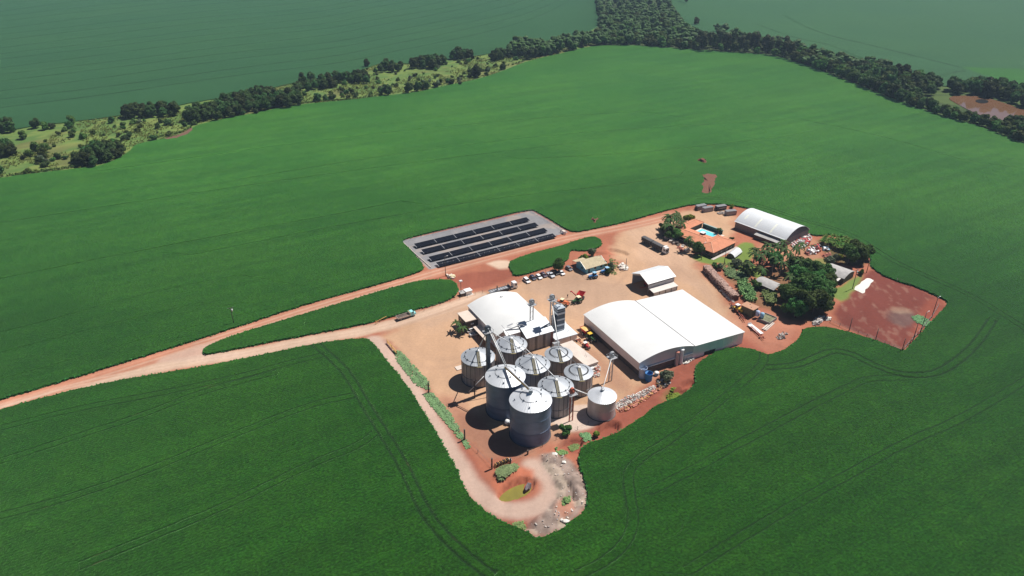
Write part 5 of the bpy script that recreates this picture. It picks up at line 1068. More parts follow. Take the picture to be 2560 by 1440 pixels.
# --- grove and single trees of the farmyard
GY = 'broadleaf trees of the farm grove'
for px, py, s in [(1975,770,1.0),(2000,790,1.05),(2030,785,1.05),(2055,760,1.05),(2040,730,1.05),(2005,745,1.1),(2020,705,1.0),(2050,705,.95),(1990,715,.95),(1965,750,.8),(2066,730,.9),(1985,795,.8),(2058,785,.8),(2030,760,1.1),(1930,672,.8),(1985,685,.8)]:
    x, y, _ = G(px, py); tree('grove_tree', 'yard', x, y, s, 'dense dark broadleaf tree in the grove beside the red sports ground', GY, sz=None)
for px, py, s in [(2120,660,.85),(2145,655,.9),(2160,648,.75),(2135,645,.8)]:
    x, y, _ = G(px, py); tree('corner_tree', 'yard', x, y, s, 'dark round tree at the end of the banana row', 'trees at the end of the banana row')
for px, py, key, s, nm, lab, cat in [(1396,678,'yard',.62,'round_tree','dark round tree shading the parked cars by the crop island','tree'),(1722,556,'yardlime',1.5,'lime_tree','round lime green tree behind the tiled farmhouse','tree'),(1693,600,'yardmid',.95,'broad_tree','mid green tree between the palm clump and the tiled farmhouse','tree'),
  (1745,638,'yard',.60,'garden_tree','dark leafy tree at the front corner of the tiled farmhouse','tree'),(1738,628,'yardmid',.5,'garden_tree','small tree pressed against the front of the tiled farmhouse','tree'),(1412,1086,'yardbush',1.05,'round_bush','dark green bush at the foot of the tall corner silo','bush'),(1492,1092,'yardlime',.62,'lime_bush','small yellow green bush beside the soil pit','bush'),
  (1785,672,'yardbush',.95,'lawn_bush','dark bush on the lawn edge by the log pile','bush'),(1798,674,'greyyard',.7,'lawn_shrub','grey green shrub beside the log pile','shrub'),(1845,668,'greyyard',1.05,'grey_tree','grey green feathery tree by the hoop shelter','tree'),(1866,676,'greyyard',1.0,'grey_tree','second grey green tree nearer the palms','tree'),(1832,660,'greyyard',.55,'lawn_shrub','small shrub in front of the hoop shelter','shrub'),
  (1888,722,'yardbush',1.35,'round_bush','dark bush at the side of the weathered grey shed','bush'),(1870,690,'yardbush',1.1,'shade_bush','dark bush below the palms at the lawn end','bush'),(2152,687,'yardbush',.8,'round_bush','bush near the pole at the sports ground corner','bush'),(1508,668,'yardlime',1.0,'lime_bush','lime green bush behind the blue house','bush'),(1520,684,'yardbush',1.0,'dark_bush','dark bush at the end wall of the blue house','bush'),(1528,676,'greyyard',.8,'pale_bush','pale bush between the blue house and the soil hollow','bush'),
  (1462,648,'yardlime',.8,'lime_bush','bright bush at the porch of the blue house','bush'),(1480,640,'greyyard',.9,'pale_bush','grey green bush on the crop side of the blue house','bush'),(1452,650,'yardbush',.7,'dark_bush','small dark bush by the porch of the blue house','bush'),(1830,520,'yardlime',.7,'lime_bush','small lime bush behind the freight containers','bush'),(2070,664,'greyyard',1.1,'grey_bush','grey bush behind the shed by the sports ground','bush'),(2085,655,'greyyard',.9,'grey_bush','second grey bush near the dark corner tree','bush'),(2100,648,'yardlime',.8,'lime_bush','lime bush in front of the dark corner tree','bush'),
  (1668,955,'greyyard',1.1,'dry_bush','pale dry bush by the blue tanks','bush'),(1660,950,'greyyard',.85,'dry_bush','smaller dry bush against the hall wall','bush'),(1828,602,'yardbush',.7,'dark_bush','dark bush at the corner of the tiled roof','bush'),(1656,575,'yardbush',1.2,'dark_bush','dark bush at the foot of the palm clump','bush'),(1670,598,'yardbush',1.3,'shade_bush','dark shaded bush under the palm clump by the truck','bush'),(1985,735,'yardmid',.8,'inner_tree','lighter green tree in the middle of the grove','tree'),(1965,785,'yardmid',.75,'edge_tree','lighter tree at the grove edge by the block pit','tree')]:
    x, y, _ = G(px, py); tree(nm, key, x, y, s, lab, None, cat)
# --- cane grass, weeds
def patch_pts(pl, n, seed): return [(x, y, ground_z(x, y)) for x, y in ((lambda p: (p[0], p[1]))(q) for q in _rand_in(pl, n, seed))]
def _rand_in(pl, n, seed):
    pp = GP(pl); a = np.array(pp); rs = np.random.RandomState(seed); c = rs.uniform(a.min(0), a.max(0), (n*6, 2)); return c[inpoly(c, pp)][:n]
tufts('cane_grass', patch_pts([(1842,712),(1862,705),(1885,735),(1890,758),(1872,760),(1850,740)], 170, 1), M['leaf_cane'], 2.8, .8, 3, 4, None, 'tall pale cane grass behind the log pile', 'grass')
tufts('cane_grass', patch_pts([(1905,735),(1925,728),(1942,745),(1938,765),(1915,762)], 120, 2), M['leaf_cane'], 2.4, .8, 4, 4, None, 'tall cane grass clump by the block pit', 'grass')
tufts('herb_bed', patch_pts([(1808,672),(1825,672),(1865,690),(1870,702),(1835,700),(1815,692)], 260, 3), M['leaf_weed'], 1.2, .6, 5, 6, None, 'grey green herb bed along the lawn', 'plants')
tufts('fence_weeds', patch_pts([(985,878),(1000,878),(1072,955),(1072,975),(1040,962),(995,905)], 520, 4) + patch_pts([(1060,985),(1080,983),(1125,1035),(1160,1095),(1152,1098),(1110,1050),(1075,1010)], 520, 5) + patch_pts([(1155,1100),(1164,1100),(1175,1120),(1168,1122)], 40, 6), M['leaf_weed'], .35, .6, 6, 4, None, 'strip of grey green weeds along the yard fence', 'weeds')
tufts('pit_weeds', patch_pts([(1242,1180),(1258,1168),(1292,1160),(1296,1176),(1280,1188),(1262,1200),(1245,1205)], 420, 7), M['leaf_weed'], .4, .6, 7, 4, None, 'grey green weeds on the bank above the olive pond', 'weeds')
tufts('bright_weeds', patch_pts([(1667,985),(1680,970),(1700,975),(1704,985),(1685,995),(1670,996)], 200, 8), M['leaf_lime'], .5, .6, 8, 4, None, 'bright green weeds growing in the far soil pit', 'weeds')
for k, (pl, n_, m_, lab) in enumerate([([(1388,1122),(1405,1115),(1420,1122),(1412,1138),(1392,1132)], 110, 'leaf_cane', 'green weeds at the fence side of the shallow pit'), ([(1420,1105),(1445,1100),(1450,1112),(1430,1118)], 90, 'leaf_cane', 'green weeds inside the shallow pit'), ([(1450,1085),(1475,1082),(1480,1100),(1462,1105)], 110, 'leaf_weed', 'grey green weeds between the two soil pits'), ([(1283,1310),(1308,1305),(1312,1322),(1296,1325)], 90, 'leaf_cane', 'green weeds at the tip of the rubble ground'), ([(1405,1248),(1422,1245),(1424,1260),(1408,1262)], 60, 'leaf_cane', 'small green weed patch on the rubble ground'), ([(2280,793),(2300,788),(2328,805),(2318,818),(2290,806)], 260, 'leaf_weed', 'pale mint weeds at the fence of the sports ground'), ([(1525,640),(1545,655),(1540,690),(1520,680)], 90, 'leaf_cane', 'weeds at the blue house end wall'), ([(1800,660),(1830,655),(1838,668),(1812,672)], 60, 'leaf_cane', 'low plants along the farmhouse terrace')]):
    tufts('weed_patch', patch_pts(pl, n_, 20+k), M[m_], .4, .5, 20+k, 4, None, lab, 'weeds')

# ------------------------------------------------------------------ vehicles
WHEELS = {}
def wheel(parent, x, y, r, w, rimc='rim', name='wheel'):
    k = (r, w, rimc)
    if k not in WHEELS:
        WHEELS[k] = (MB().lathe([(r*.55,-w/2),(r*.94,-w/2),(r,-w*.3),(r,w*.3),(r*.94,w/2),(r*.55,w/2)], 16).mesh('tyre', M['black'], True), MB().lathe([(.02,-w*.34),(r*.56,-w*.42),(r*.56,w*.42),(.02,w*.34)], 12, cap0=True, cap1=True).mesh('rim', M[rimc]))
    t = link(name, WHEELS[k][0], parent); t.rotation_euler = (R(90), 0, 0); t.location = (x, y, r); link('rim', WHEELS[k][1], t); return t
def car(label, px, py, rz, col, kind='hatch', group='cars parked by the crop island'):
    x, y, _ = G(px, py); t = thing({'hatch': 'parked_car', 'pickup': 'pickup_truck', 'suv': 'parked_car'}[kind], label, 'car' if kind != 'pickup' else 'pickup', (x, y, 0), R(rz), group); m = M[col]
    L, Wd = {'hatch': (4.1, 1.72), 'suv': (4.6, 1.84), 'pickup': (5.2, 1.86)}[kind]; a = L/2; h = .95 if kind == 'pickup' else .86
    b = MB()
    if kind == 'pickup':
        b.prism([(-a,.38),(a,.38),(a,.75),(a-.25,h),(a-1.5,h+.08),(-.4,h+.1),(-.4,.62),(-a,.62)], -Wd/2, Wd/2); 
        for s in (-1, 1): b.box(-a, -.4, s*Wd/2-(.09 if s > 0 else 0), s*Wd/2+(.09 if s < 0 else 0), .62, h+.08)
        b.box(-a, -a+.08, -Wd/2, Wd/2, .62, h+.08); cab = (-.35, 1.35)
    else:
        b.prism([(-a,.32),(a,.32),(a,.66),(a-.2,h-.05),(a-1.15,h+.05),(-a+.5,h+.08),(-a,h-.02)], -Wd/2, Wd/2); cab = (-a+.35, a-1.05)
    b.build('body', m, t)
    zt = h+.62 if kind == 'hatch' else h+.78
    MB().taper(cab[0], cab[1], -Wd*.46, Wd*.46, h+.04, cab[0]+(.35 if kind != 'pickup' else .12), cab[1]-.62, -Wd*.38, Wd*.38, zt).build('windows', M['glass'], t)
    MB().taper(cab[0]+.28 if kind != 'pickup' else cab[0]+.06, cab[1]-.52, -Wd*.41, Wd*.41, zt, cab[0]+.36, cab[1]-.64, -Wd*.37, Wd*.37, zt+.07).build('roof', m, t)
    for sx in (-a*.62, a*.62):
        for sy in (-1, 1): wheel(t, sx, sy*(Wd/2-.10), .33 if kind == 'hatch' else .39, .22)
    for s in (-1, 1):
        box('headlight', M['paint_white'], t, a-.02, a+.03, s*Wd*.36-.17, s*Wd*.36+.17, .58, .74); box('tail_light', M['red'], t, -a-.03, -a+.02, s*Wd*.4-.1, s*Wd*.4+.1, .6, .82)
    return t
car('white car with pale roof at the end of the parked row', 1316.5, 704, -62, 'car_white', 'suv'); car('small dark blue car beside the white car', 1332, 697, -62, 'car_blue'); car('white hatchback between the dark blue and maroon cars', 1347, 695, -62, 'car_white'); car('small maroon car in the parked row', 1359, 690, -60, 'car_maroon')
car('silver pickup in the parked row near the round tree', 1376.5, 690, -62, 'car_silver', 'pickup'); car('dark car parked in the shade of the round tree', 1389, 684, -62, 'car_black'); car('white hatchback at the edge of the tree shade', 1403.5, 685, -62, 'car_white'); car('dark grey car parked alone near the blue house', 1422, 674, -60, 'car_grey')
car('white car parked between office and carport', 1181, 828, 28, 'car_white', 'suv', 'cars by the office'); car('silver pickup next to the carport posts', 1189, 837, 28, 'car_silver', 'pickup', 'cars by the office')

def cab_truck(t, x, col, hgt=2.9, Wd=2.4, ln=2.0, nose=0.0):
    m = M[col]
    MB().taper(x, x+ln, -Wd/2, Wd/2, .8, x+.1, x+ln-.12, -Wd*.47, Wd*.47, hgt).build('cab', m, t)
    MB().taper(x+ln-.045, x+ln+.03, -Wd*.43, Wd*.43, 1.75, x+ln-.09, x+ln-.02, -Wd*.40, Wd*.40, 2.6).build('windscreen', M['glass'], t)
    for s in (-1, 1): box('side_window', M['glass'], t, x+.8, x+ln-.25, s*Wd*.485-.03, s*Wd*.485+.03, 1.75, 2.5)
    box('bumper', M['rim'], t, x+ln+.02, x+ln+.16, -Wd*.48, Wd*.48, .45, .95); box('grille', M['dark'], t, x+ln+.005, x+ln+.06, -Wd*.3, Wd*.3, 1.0, 1.6)
    for s in (-1, 1): box('headlight', M['paint_white'], t, x+ln+.02, x+ln+.08, s*Wd*.4-.18, s*Wd*.4+.18, 1.0, 1.25)
def axles(t, xs, Wd=2.3, r=.5):
    for x in xs:
        for s in (-1, 1): wheel(t, x, s*(Wd/2-.12), r, .34)
x, y, _ = G(1606, 604); t = thing('grain_lorry', 'white cab lorry pulling two dark tarp covered grain trailers', 'lorry', (x, y, 0), R(-57))
for x0, x1 in ((0.3, 7.0), (7.5, 14.2)):
    b = box('trailer_body', M['dark'], t, x0, x1, -1.25, 1.25, 1.15, 2.9); MB().prism([(-1.3,2.9),(1.3,2.9),(1.2,3.05),(0,3.25),(-1.2,3.05)], x0-.05, x1+.05, 'x').build('tarp', M['tarpdark'], t); box('chassis', M['stiff'], t, x0, x1, -.5, .5, .8, 1.15)
    for k in range(5): box('side_rib', M['stiff'], t, x0+.6+k*1.35, x0+.7+k*1.35, -1.31, -1.252, 1.15, 2.9)
axles(t, (1.2, 2.4, 8.4, 9.6, 13.6, 15.0)); cab_truck(t, 15.0, 'paint_white', 3.3, 2.5, 2.3); axles(t, (16.6,)); box('chassis', M['stiff'], t, 13.4, 15.4, -.45, .45, .7, 1.0); box('wind_deflector', M['paint_white'], t, 15.2, 16.4, -1.1, 1.1, 3.3, 3.7)
x, y, _ = G(1224, 737); t = thing('flatbed_lorry', 'long grey flatbed lorry with white cab along the yard fence', 'lorry', (x, y, 0), R(30))
box('bed', M['steel'], t, 0, 9.6, -1.2, 1.2, 1.15, 1.4)
for k in range(8): box('bed_crossbar', M['stiff'], t, .4+k*1.2, .55+k*1.2, -1.22, 1.22, 1.404, 1.47)
for s in (-1, 1): box('bed_rail', M['slate'], t, 0, 9.6, s*1.22-.06, s*1.22+.06, 1.1, 1.62)
box('headboard', M['slate'], t, 9.5, 9.65, -1.2, 1.2, 1.4, 2.4); axles(t, (1.0, 2.2, 3.4, 9.2, 12.2)); cab_truck(t, 11.2, 'paint_white', 3.1, 2.45, 2.0); box('chassis', M['stiff'], t, 7.0, 11.4, -.45, .45, .75, 1.1); box('fuel_tank', M['alu'], t, 10.2, 11.1, -1.15, -.6, .5, 1.1)
x, y, _ = G(993, 801); t = thing('flatbed_truck', 'teal cab truck with an empty brown flatbed by the crop edge', 'truck', (x, y, 0), R(33))
box('bed', M['plaster'], t, 0, 5.4, -1.15, 1.15, 1.0, 1.2)
for s in (-1, 1): box('side_board', M['tileflat'], t, 0, 5.4, s*1.17-.05, s*1.17+.05, 1.0, 1.55)
box('tail_board', M['tileflat'], t, -.08, 0, -1.15, 1.15, 1.0, 1.55); box('headboard', M['cream'], t, 5.4, 5.55, -1.2, 1.2, 1.0, 2.3); axles(t, (1.2, 6.9), 2.2, .46)
cab_truck(t, 5.7, 'teal', 2.45, 2.1, 1.5); MB().taper(7.2, 8.2, -.85, .85, .8, 7.2, 8.1, -.75, .75, 1.55).build('bonnet', M['teal'], t); box('chassis', M['stiff'], t, 0, 7.4, -.4, .4, .7, .98)

def tractor(label, px, py, rz, col, roof, s=1.0, canopy=False, group=None):
    x, y, _ = G(px, py); t = thing('tractor', label, 'tractor', (x, y, 0), R(rz), group); t.scale = (s, s, s)
    MB().taper(.35, 2.5, -.42, .42, .95, .35, 2.4, -.36, .36, 1.65).build('bonnet', M[col], t); box('chassis', M['stiff'], t, -.6, 2.5, -.3, .3, .6, .97); box('front_weights', M['dark'], t, 2.5, 2.95, -.4, .4, .6, 1.05)
    if canopy:
        for sx in (-.8, .2):
            for sy in (-.6, .6): box('roof_post', M['stiff'], t, sx, sx+.07, sy-.035, sy+.035, 1.2, 2.35)
        box('seat', M['dark'], t, -.6, -.1, -.25, .25, 1.1, 1.5)
    else: MB().taper(-1.0, .35, -.75, .75, 1.15, -.9, .2, -.68, .68, 2.55).build('cab_glass', M['glass'], t)
    box('cab_roof', M[roof], t, -1.1, .4, -.85, .85, 2.56 if not canopy else 2.36, 2.72 if not canopy else 2.46)
    for sy in (-1, 1):
        wheel(t, -.55, sy*.95, .85, .52, 'rim'); wheel(t, 1.75, sy*.85, .58, .40, 'rim')
        MB().prism([(-1.5,1.0),(-1.2,1.65),(-.2,1.75),(.35,1.3),(.3,1.2),(-.25,1.62),(-1.15,1.52),(-1.42,.98)], sy*.95-.3, sy*.95+.3).build('mudguard', M[col], t)
    MB().tube((1.6,.25,1.6),(1.6,.25,2.5),.06,n=6).build('exhaust', M['dark'], t); box('hitch', M['stiff'], t, -1.6, -.9, -.12, .12, .5, .65)
    for sy in (-1, 1): box('headlight', M['paint_white'], t, 2.46, 2.52, sy*.22-.1, sy*.22+.1, 1.25, 1.45)
    return t
tractor('blue tractor parked in front of the blue house corner', 1484, 695, 205, 'blue', 'skyblue', 1.05); tractor('blue tractor parked beside the weeds at the blue house end', 1515, 683, 205, 'blue', 'skyblue', 1.1)
tractor('green tractor with cream roof hitched to the empty red cart', 1444, 757, 210, 'green_tractor', 'cream', 1.1); tractor('green tractor with yellow roof hitched to the full grain cart', 1476, 850, -58, 'green_tractor', 'tr_yellow', 1.1); tractor('small red tractor with white canopy by the bunker', 1464, 868, -58, 'red', 'paint_white', .85, True)
def cart(label, px, py, rz, grain, auger):
    x, y, _ = G(px, py); t = thing('grain_cart', label, 'grain cart', (x, y, 0), R(rz)); m = M['red']; Z0, Z1 = 1.0, 2.9; th = .08
    for a in (((-.7,-.7),(.7,-.7),(1.9,-1.45),(-1.9,-1.45)), ((.7,.7),(-.7,.7),(-1.9,1.45),(1.9,1.45)), ((.7,-.7),(.7,.7),(1.9,1.45),(1.9,-1.45)), ((-.7,.7),(-.7,-.7),(-1.9,-1.45),(-1.9,1.45))):
        p = [Vector((*a[0],Z0)), Vector((*a[1],Z0)), Vector((*a[2],Z1)), Vector((*a[3],Z1))]; nn = (p[1]-p[0]).cross(p[2]-p[0]).normalized()*th
        MB().add(p+[q+nn for q in p], [(0,1,2,3),(7,6,5,4),(0,4,5,1),(1,5,6,2),(2,6,7,3),(3,7,4,0)]).build('hopper_side', m, t)
    box('hopper_floor', m, t, -.7, .7, -.7, .7, Z0-.05, Z0+.03)
    if grain: MB().add([(-1.7,-1.3,2.75),(1.7,-1.3,2.75),(1.7,1.3,2.75),(-1.7,1.3,2.75),(0,0,3.1)], [(0,1,4),(1,2,4),(2,3,4),(3,0,4)]).build('grain_load', M['grain'], t)
    box('axle', M['stiff'], t, -.15, .15, -1.2, 1.2, .6, .8); wheel(t, 0, -1.2, .75, .5); wheel(t, 0, 1.2, .75, .5); MB().bar((.6,0,.8),(3.0,0,.6),.16).build('drawbar', m, t)
    if auger: MB().tube((1.3,-.9,1.2),(2.1,-3.6,3.9),.24,n=10).build('auger_tube', m, t, True); MB().tube((2.1,-3.6,3.9),(2.15,-4.0,3.5),.28,n=10).build('auger_spout', m, t, True)
    return t
cart('empty red grain cart with raised unloading auger', 1452, 747, 245, False, True); cart('red grain cart heaped with yellow grain beside the white hall', 1463, 836, -58, True, False)
# orange field sprayer, small implement, yellow loader
x, y, _ = G(1411, 763); t = thing('field_sprayer', 'orange self propelled sprayer with cream cab near the drying tower', 'sprayer', (x, y, 0), R(150))
MB().taper(-1.6, .4, -.8, .8, 1.1, -1.5, .3, -.65, .65, 2.1).build('spray_tank', M['tr_orange'], t); MB().taper(.5, 1.8, -.75, .75, 1.2, .6, 1.7, -.65, .65, 2.6).build('cab_glass', M['glass'], t); box('cab_roof', M['cream'], t, .4, 1.9, -.85, .85, 2.61, 2.75); MB().taper(1.85, 3.2, -.6, .6, 1.0, 1.9, 3.1, -.5, .5, 1.7).build('bonnet', M['tr_orange'], t); box('chassis', M['redsteel'], t, -2.0, 3.0, -.5, .5, .85, 1.08)
for xx in (-1.2, 2.4):
    for s in (-1, 1): wheel(t, xx, s*1.05, .7, .4, 'rim')
for s in (-1, 1): MB().bar((-2.2,s*.95,1.2),(2.6,s*1.25,1.9),.2,.3).build('folded_boom', M['tr_orange'], t)
x, y, _ = G(1450, 856); t = thing('towed_implement', 'rusty towed implement behind the small red tractor', 'implement', (x, y, 0), R(-58)); MB().bar((-1.5,-.6,.5),(1.3,0,.5),.16).bar((-1.5,.6,.5),(1.3,0,.5),.16).bar((-1.5,-.7,.5),(-1.5,.7,.5),.2).build('frame', M['redsteel'], t); wheel(t, -1.0, -.75, .4, .22); wheel(t, -1.0, .75, .4, .22); box('toolbar', M['tileflat'], t, -1.9, -1.6, -1.2, 1.2, .4, .8)
x, y, _ = G(1842, 777); t = thing('wheel_loader', 'yellow wheel loader with white cab roof at the end of the log pile', 'loader', (x, y, 0), R(122))
MB().taper(-3.0, -.7, -.8, .8, .9, -2.9, -.7, -.7, .7, 1.9).build('engine_cover', M['tr_yellow'], t); box('front_frame', M['tr_yellow'], t, -.65, 1.4, -.6, .6, .8, 1.4); MB().taper(-.7, .6, -.7, .7, 1.5, -.6, .5, -.62, .62, 2.9).build('cab_glass', M['glass'], t); box('cab_roof', M['paint_white'], t, -.85, .75, -.85, .85, 2.91, 3.08)
for xx in (-2.0, 1.0):
    for s in (-1, 1): wheel(t, xx, s*.95, .72, .5, 'rim')
for s in (-1, 1): MB().bar((.8,s*.45,1.3),(2.5,s*.45,.7),.18,.28).build('lift_arm', M['tr_yellow'], t)
MB().prism([(2.3,.15),(3.3,.1),(3.3,.22),(2.55,.35),(2.5,1.2),(2.35,1.2)], -1.2, 1.2).build('bucket', M['stiff'], t)
# tarp covered trailer next to the dryer
x, y, _ = G(1404, 806); t = thing('covered_trailer', 'trailer under a bright blue tarpaulin beside the drying tower', 'trailer', (x, y, 0), R(105))
box('bed', M['tileflat'], t, -2.6, 2.6, -1.2, 1.2, .9, 1.15); MB().taper(-.6, 2.7, -1.3, 1.3, 1.16, -.3, 2.4, -.9, .9, 2.1).build('tarpaulin', M['tarp'], t)
for s in (-1, 1): wheel(t, -1.9, s*1.05, .5, .3); wheel(t, -1.0, s*1.05, .5, .3)
MB().bar((-2.6,0,.8),(-4.3,-.3,.6),.16).build('drawbar', M['redsteel'], t)
# red machine parked in the open shed
t = thing('red_planter', 'red planter parked inside the open gable shed', 'planter', (59.8, 276.2, 0), R(119)); box('toolbar', M['red'], t, -3.2, 3.2, -.25, .25, .8, 1.1)
for k in range(6): box('seed_hopper', M['red'], t, -3.0+k*1.1, -2.2+k*1.1, -.9, -.2, 1.1, 1.8)
for s in (-1, 1): wheel(t, s*2.0, .6, .5, .3)
MB().bar((0,.2,.9),(.6,4.5,.9),.2).build('drawbar', M['red'], t)
# long red conveyors on wheels beside the hall
for k, ((p, q), lab) in enumerate(((((1826,757),(1862,806)), 'long red twin pipe auger lying between hall and loader'), (((1876,820),(1910,852)), 'red twin pipe auger by the white flat trailer'))):
    a = Vector((*G(*p)[:2], .8)); b = Vector((*G(*q)[:2], .8)); t = thing('pipe_auger', lab, 'auger', (a.x, a.y, 0), math.atan2(b.y-a.y, b.x-a.x)); L = (b-a).length
    for s in (-.35, .35): MB().tube((0,s,.8),(L,s,.9),.13,n=8).build('auger_tube', M['redsteel'], t, True)
    for xx in (L*.2, L*.8): MB().bar((xx,-.9,.4),(xx,.9,.4),.12).build('axle', M['stiff'], t); wheel(t, xx, -.9, .35, .2); wheel(t, xx, .9, .35, .2)
    for k2 in range(4): MB().bar((L*(.1+.26*k2),-.4,.85),(L*(.1+.26*k2),.4,.85),.1).build('cross_tie', M['redsteel'], t)
a = Vector(G(1873, 814)); b = Vector(G(1903, 838)); t = thing('flat_trailer', 'white topped flat trailer beside the red pipe auger', 'trailer', a, math.atan2(b.y-a.y, b.x-a.x)); L = (b-a).length; box('deck', M['paint_white'], t, 0, L, -1.0, 1.0, .55, .72); box('chassis', M['stiff'], t, .2, L-.2, -.4, .4, .35, .55); MB().prism([(-1.0,.6),(1.0,.6),(.8,1.3),(-.8,1.3)], -.1, .05, 'x').build('end_gate', M['alu'], t); wheel(t, L*.7, -.95, .33, .2); wheel(t, L*.7, .95, .33, .2)
x, y, _ = G(1916, 828); t = thing('beam_stack', 'stack of pale concrete beams beside the block pit', 'beams', (x, y, 0), R(48))
for k in range(5): box('beam', M['concrete_pale'], t, -.2*(k % 2), 7.6-.3*(k % 3), k*.42, k*.42+.34, 0, .35+.3*(k % 2))
# ------------------------------------------------------------------ tanks
for px, py, r_, h_, m_, lab in ((1606,942,1.42,4.0,'tankpale','pale open water tank at the corner of the white hall'),(1621,950,1.32,3.1,'tankblue','open blue water tank next to the pale tank')):
    x, y, _ = G(px, py); t = thing('water_tank', lab, 'tank', (x, y, 0)); MB().lathe([(r_*.93,0),(r_,h_),(r_+.08,h_),(r_+.08,h_-.15),(r_-.04,h_-.02),(r_*.9,.3)], 28).build('tank_wall', M[m_], t, True); MB().lathe([(.01,.5),(r_*.9,.5)], 28).build('tank_floor', M['dark'] if m_ == 'tankpale' else M['tankblue'], t); MB().lathe([(r_*.97,h_*.5),(r_*.97+.05,h_*.52),(r_*.97,h_*.54)], 28).build('tank_hoop', M[m_], t)
x, y, _ = G(1641, 938); t = thing('water_tank', 'small lidded pale blue tank beside the open blue tank', 'tank', (x, y, 0)); MB().lathe([(.75,0),(.8,1.2)], 20).build('tank_wall', M['skyblue'], t, True); MB().lathe([(.86,1.16),(.86,1.3),(.2,1.45)], 20, cap1=True).build('lid', M['paint_white'], t, True)
for px, py, h_, m_, top, lab in ((1690,912,5.6,'steel','redrubble','rusty capped steel cylinder against the hall wall'),(1701,908,6.0,'paint_white','paint_white','tall white cylinder tank against the hall wall')):
    x, y, _ = G(px, py); t = thing('cylinder_tank', lab, 'tank', (x, y, 0)); MB().lathe([(.78,0),(.78,h_)], 24).build('tank_wall', M[m_], t, True); MB().lathe([(.80,h_-.05),(.80,h_+.1),(.3,h_+.22)], 24, cap1=True).build('cap', M[top], t, True); MB().bar((.8,-.3,0),(.8,-.3,h_),.08).build('downpipe', M['stiff'], t)
# ------------------------------------------------------------------ solar tables
PN = [((1034,610),(1316,543.4),(1322,549),(1039.6,617.4)), ((1052,624.6),(1337.5,556.6),(1343,562.3),(1057.6,632.7)), ((1070,642.7),(1360,570),(1364.5,576.8),(1075.7,649)), ((1089,657),(1381.6,584),(1387,590.3),(1094.6,665))]
RN = ['row by the crop', 'second row from the crop', 'second row from the road', 'row by the road']
for k, (a, b, c, d) in enumerate(PN):
    A = Vector(G(*a, 1.2)); B = Vector(G(*b, 1.2)); Cc = Vector(G(*c, 1.0)); Dd = Vector(G(*d, 1.0)); L = (B-A).length; rz = math.atan2((B-A).y, (B-A).x); wd = 3.7
    dirv = Vector((math.cos(rz), math.sin(rz), 0)); nrm = Vector((math.sin(rz), -math.cos(rz), 0))
    for i in range(6):
        l0 = L/6; o = A+dirv*(i*l0); t = thing('solar_table', 'black solar table, ' + ['sixth','fifth','fourth','third','second','first'][i] + ' from the white gate, in the ' + RN[k], 'solar panels', (o.x, o.y, 0), rz, 'solar tables in the gravel yard')
        z0, z1 = 1.3, .8
        zf = lambda yy: z1+(z0-z1)*(yy+wd)/wd
        for j in range(2):
            y0, y1 = -wd+j*wd/2+.01, -wd+(j+1)*wd/2-.01
            MB().add([(.07,y0,zf(y0)),(l0-.07,y0,zf(y0)),(l0-.07,y1,zf(y1)),(.07,y1,zf(y1)),(.07,y0,zf(y0)+.05),(l0-.07,y0,zf(y0)+.05),(l0-.07,y1,zf(y1)+.05),(.07,y1,zf(y1)+.05)], [(0,3,2,1),(4,5,6,7),(0,1,5,4),(1,2,6,5),(2,3,7,6),(3,0,4,7)]).build('panel_row', M['panel'], t)
        MB().bar((.0,0,z0+.03),(.0,-wd,z1+.03),.14,.10).build('frame_rail', M['alu'], t)
        for xx in (l0*.2, l0*.8):
            for yy in (-.5, -wd+.5): MB().bar((xx,yy,0),(xx,yy,zf(yy)),.09).build('support_leg', M['alu'], t)
t = thing('yard_gate', 'white gate pillars and meter cabin at the solar yard corner', 'gate', G(1404, 583), R(-58)); box('meter_cabin', M['paint_white'], t, 0, 2.0, 0, 1.2, 0, 1.5); box('gate_pillar', M['concrete_pale'], t, 2.6, 3.0, 0, .4, 0, 1.7); box('gate_pillar', M['concrete_pale'], t, -1.2, -.8, 0, .4, 0, 1.7); box('cabin_roof', M['concrete_pale'], t, -.1, 2.1, -.1, 1.3, 1.5, 1.6)
# ------------------------------------------------------------------ fences and poles
def fence(name, label, pl, step, h, mtl, w=.12, wires=2, z=0.0, closed=False, wirem='wire', wr=.03, gp=True):
    pp = densify(GP(pl), step, closed); t = thing(name, label, 'fence', (pp[0][0], pp[0][1], 0)); po = MB().box(-w/2,w/2,-w/2,w/2,-.3,h).mesh('post', M[mtl])
    q0 = Vector((pp[0][0], pp[0][1], 0)); loc = []
    for p in pp:
        o = link('post', po, t); zz = ground_z(*p) if gp else 0; o.location = (p[0]-q0.x, p[1]-q0.y, zz); loc.append(Vector((p[0]-q0.x, p[1]-q0.y, zz)))
    mb = MB()
    for a, b in zip(loc, loc[1:] + (loc[:1] if closed else [])):
        for k in range(wires): zz = h*(.95-.8*k/max(1, wires)); mb.bar(a+Vector((0,0,zz)), b+Vector((0,0,zz)), wr)
    mb.build('wires', M[wirem], t); return t
fence('yard_fence', 'wire fence on dark posts along the weed strip', [(1000,884),(1072,978),(1162,1098),(1195,1132),(1228,1168)], 4.5, 1.3, 'post')
fence('yard_fence', 'wire fence skirting the tall corner silo', [(1276,1158),(1321,1134),(1390,1100),(1470,1062),(1560,1024),(1620,985)], 4.0, 1.4, 'post')
fence('yard_fence', 'thin wire fence between the crop islands and the yard', [(1040,785),(1100,764),(1150,749),(1225,728),(1300,704),(1345,688),(1400,668)], 3.6, 1.5, 'post', .10)
fence('solar_fence', 'white posted mesh fence around the solar yard', [(1008,607),(1110,581),(1220,555),(1327,529),(1370,554),(1408,578)], 3.0, 1.5, 'alu', .09, 4, wirem='alu', wr=.025)
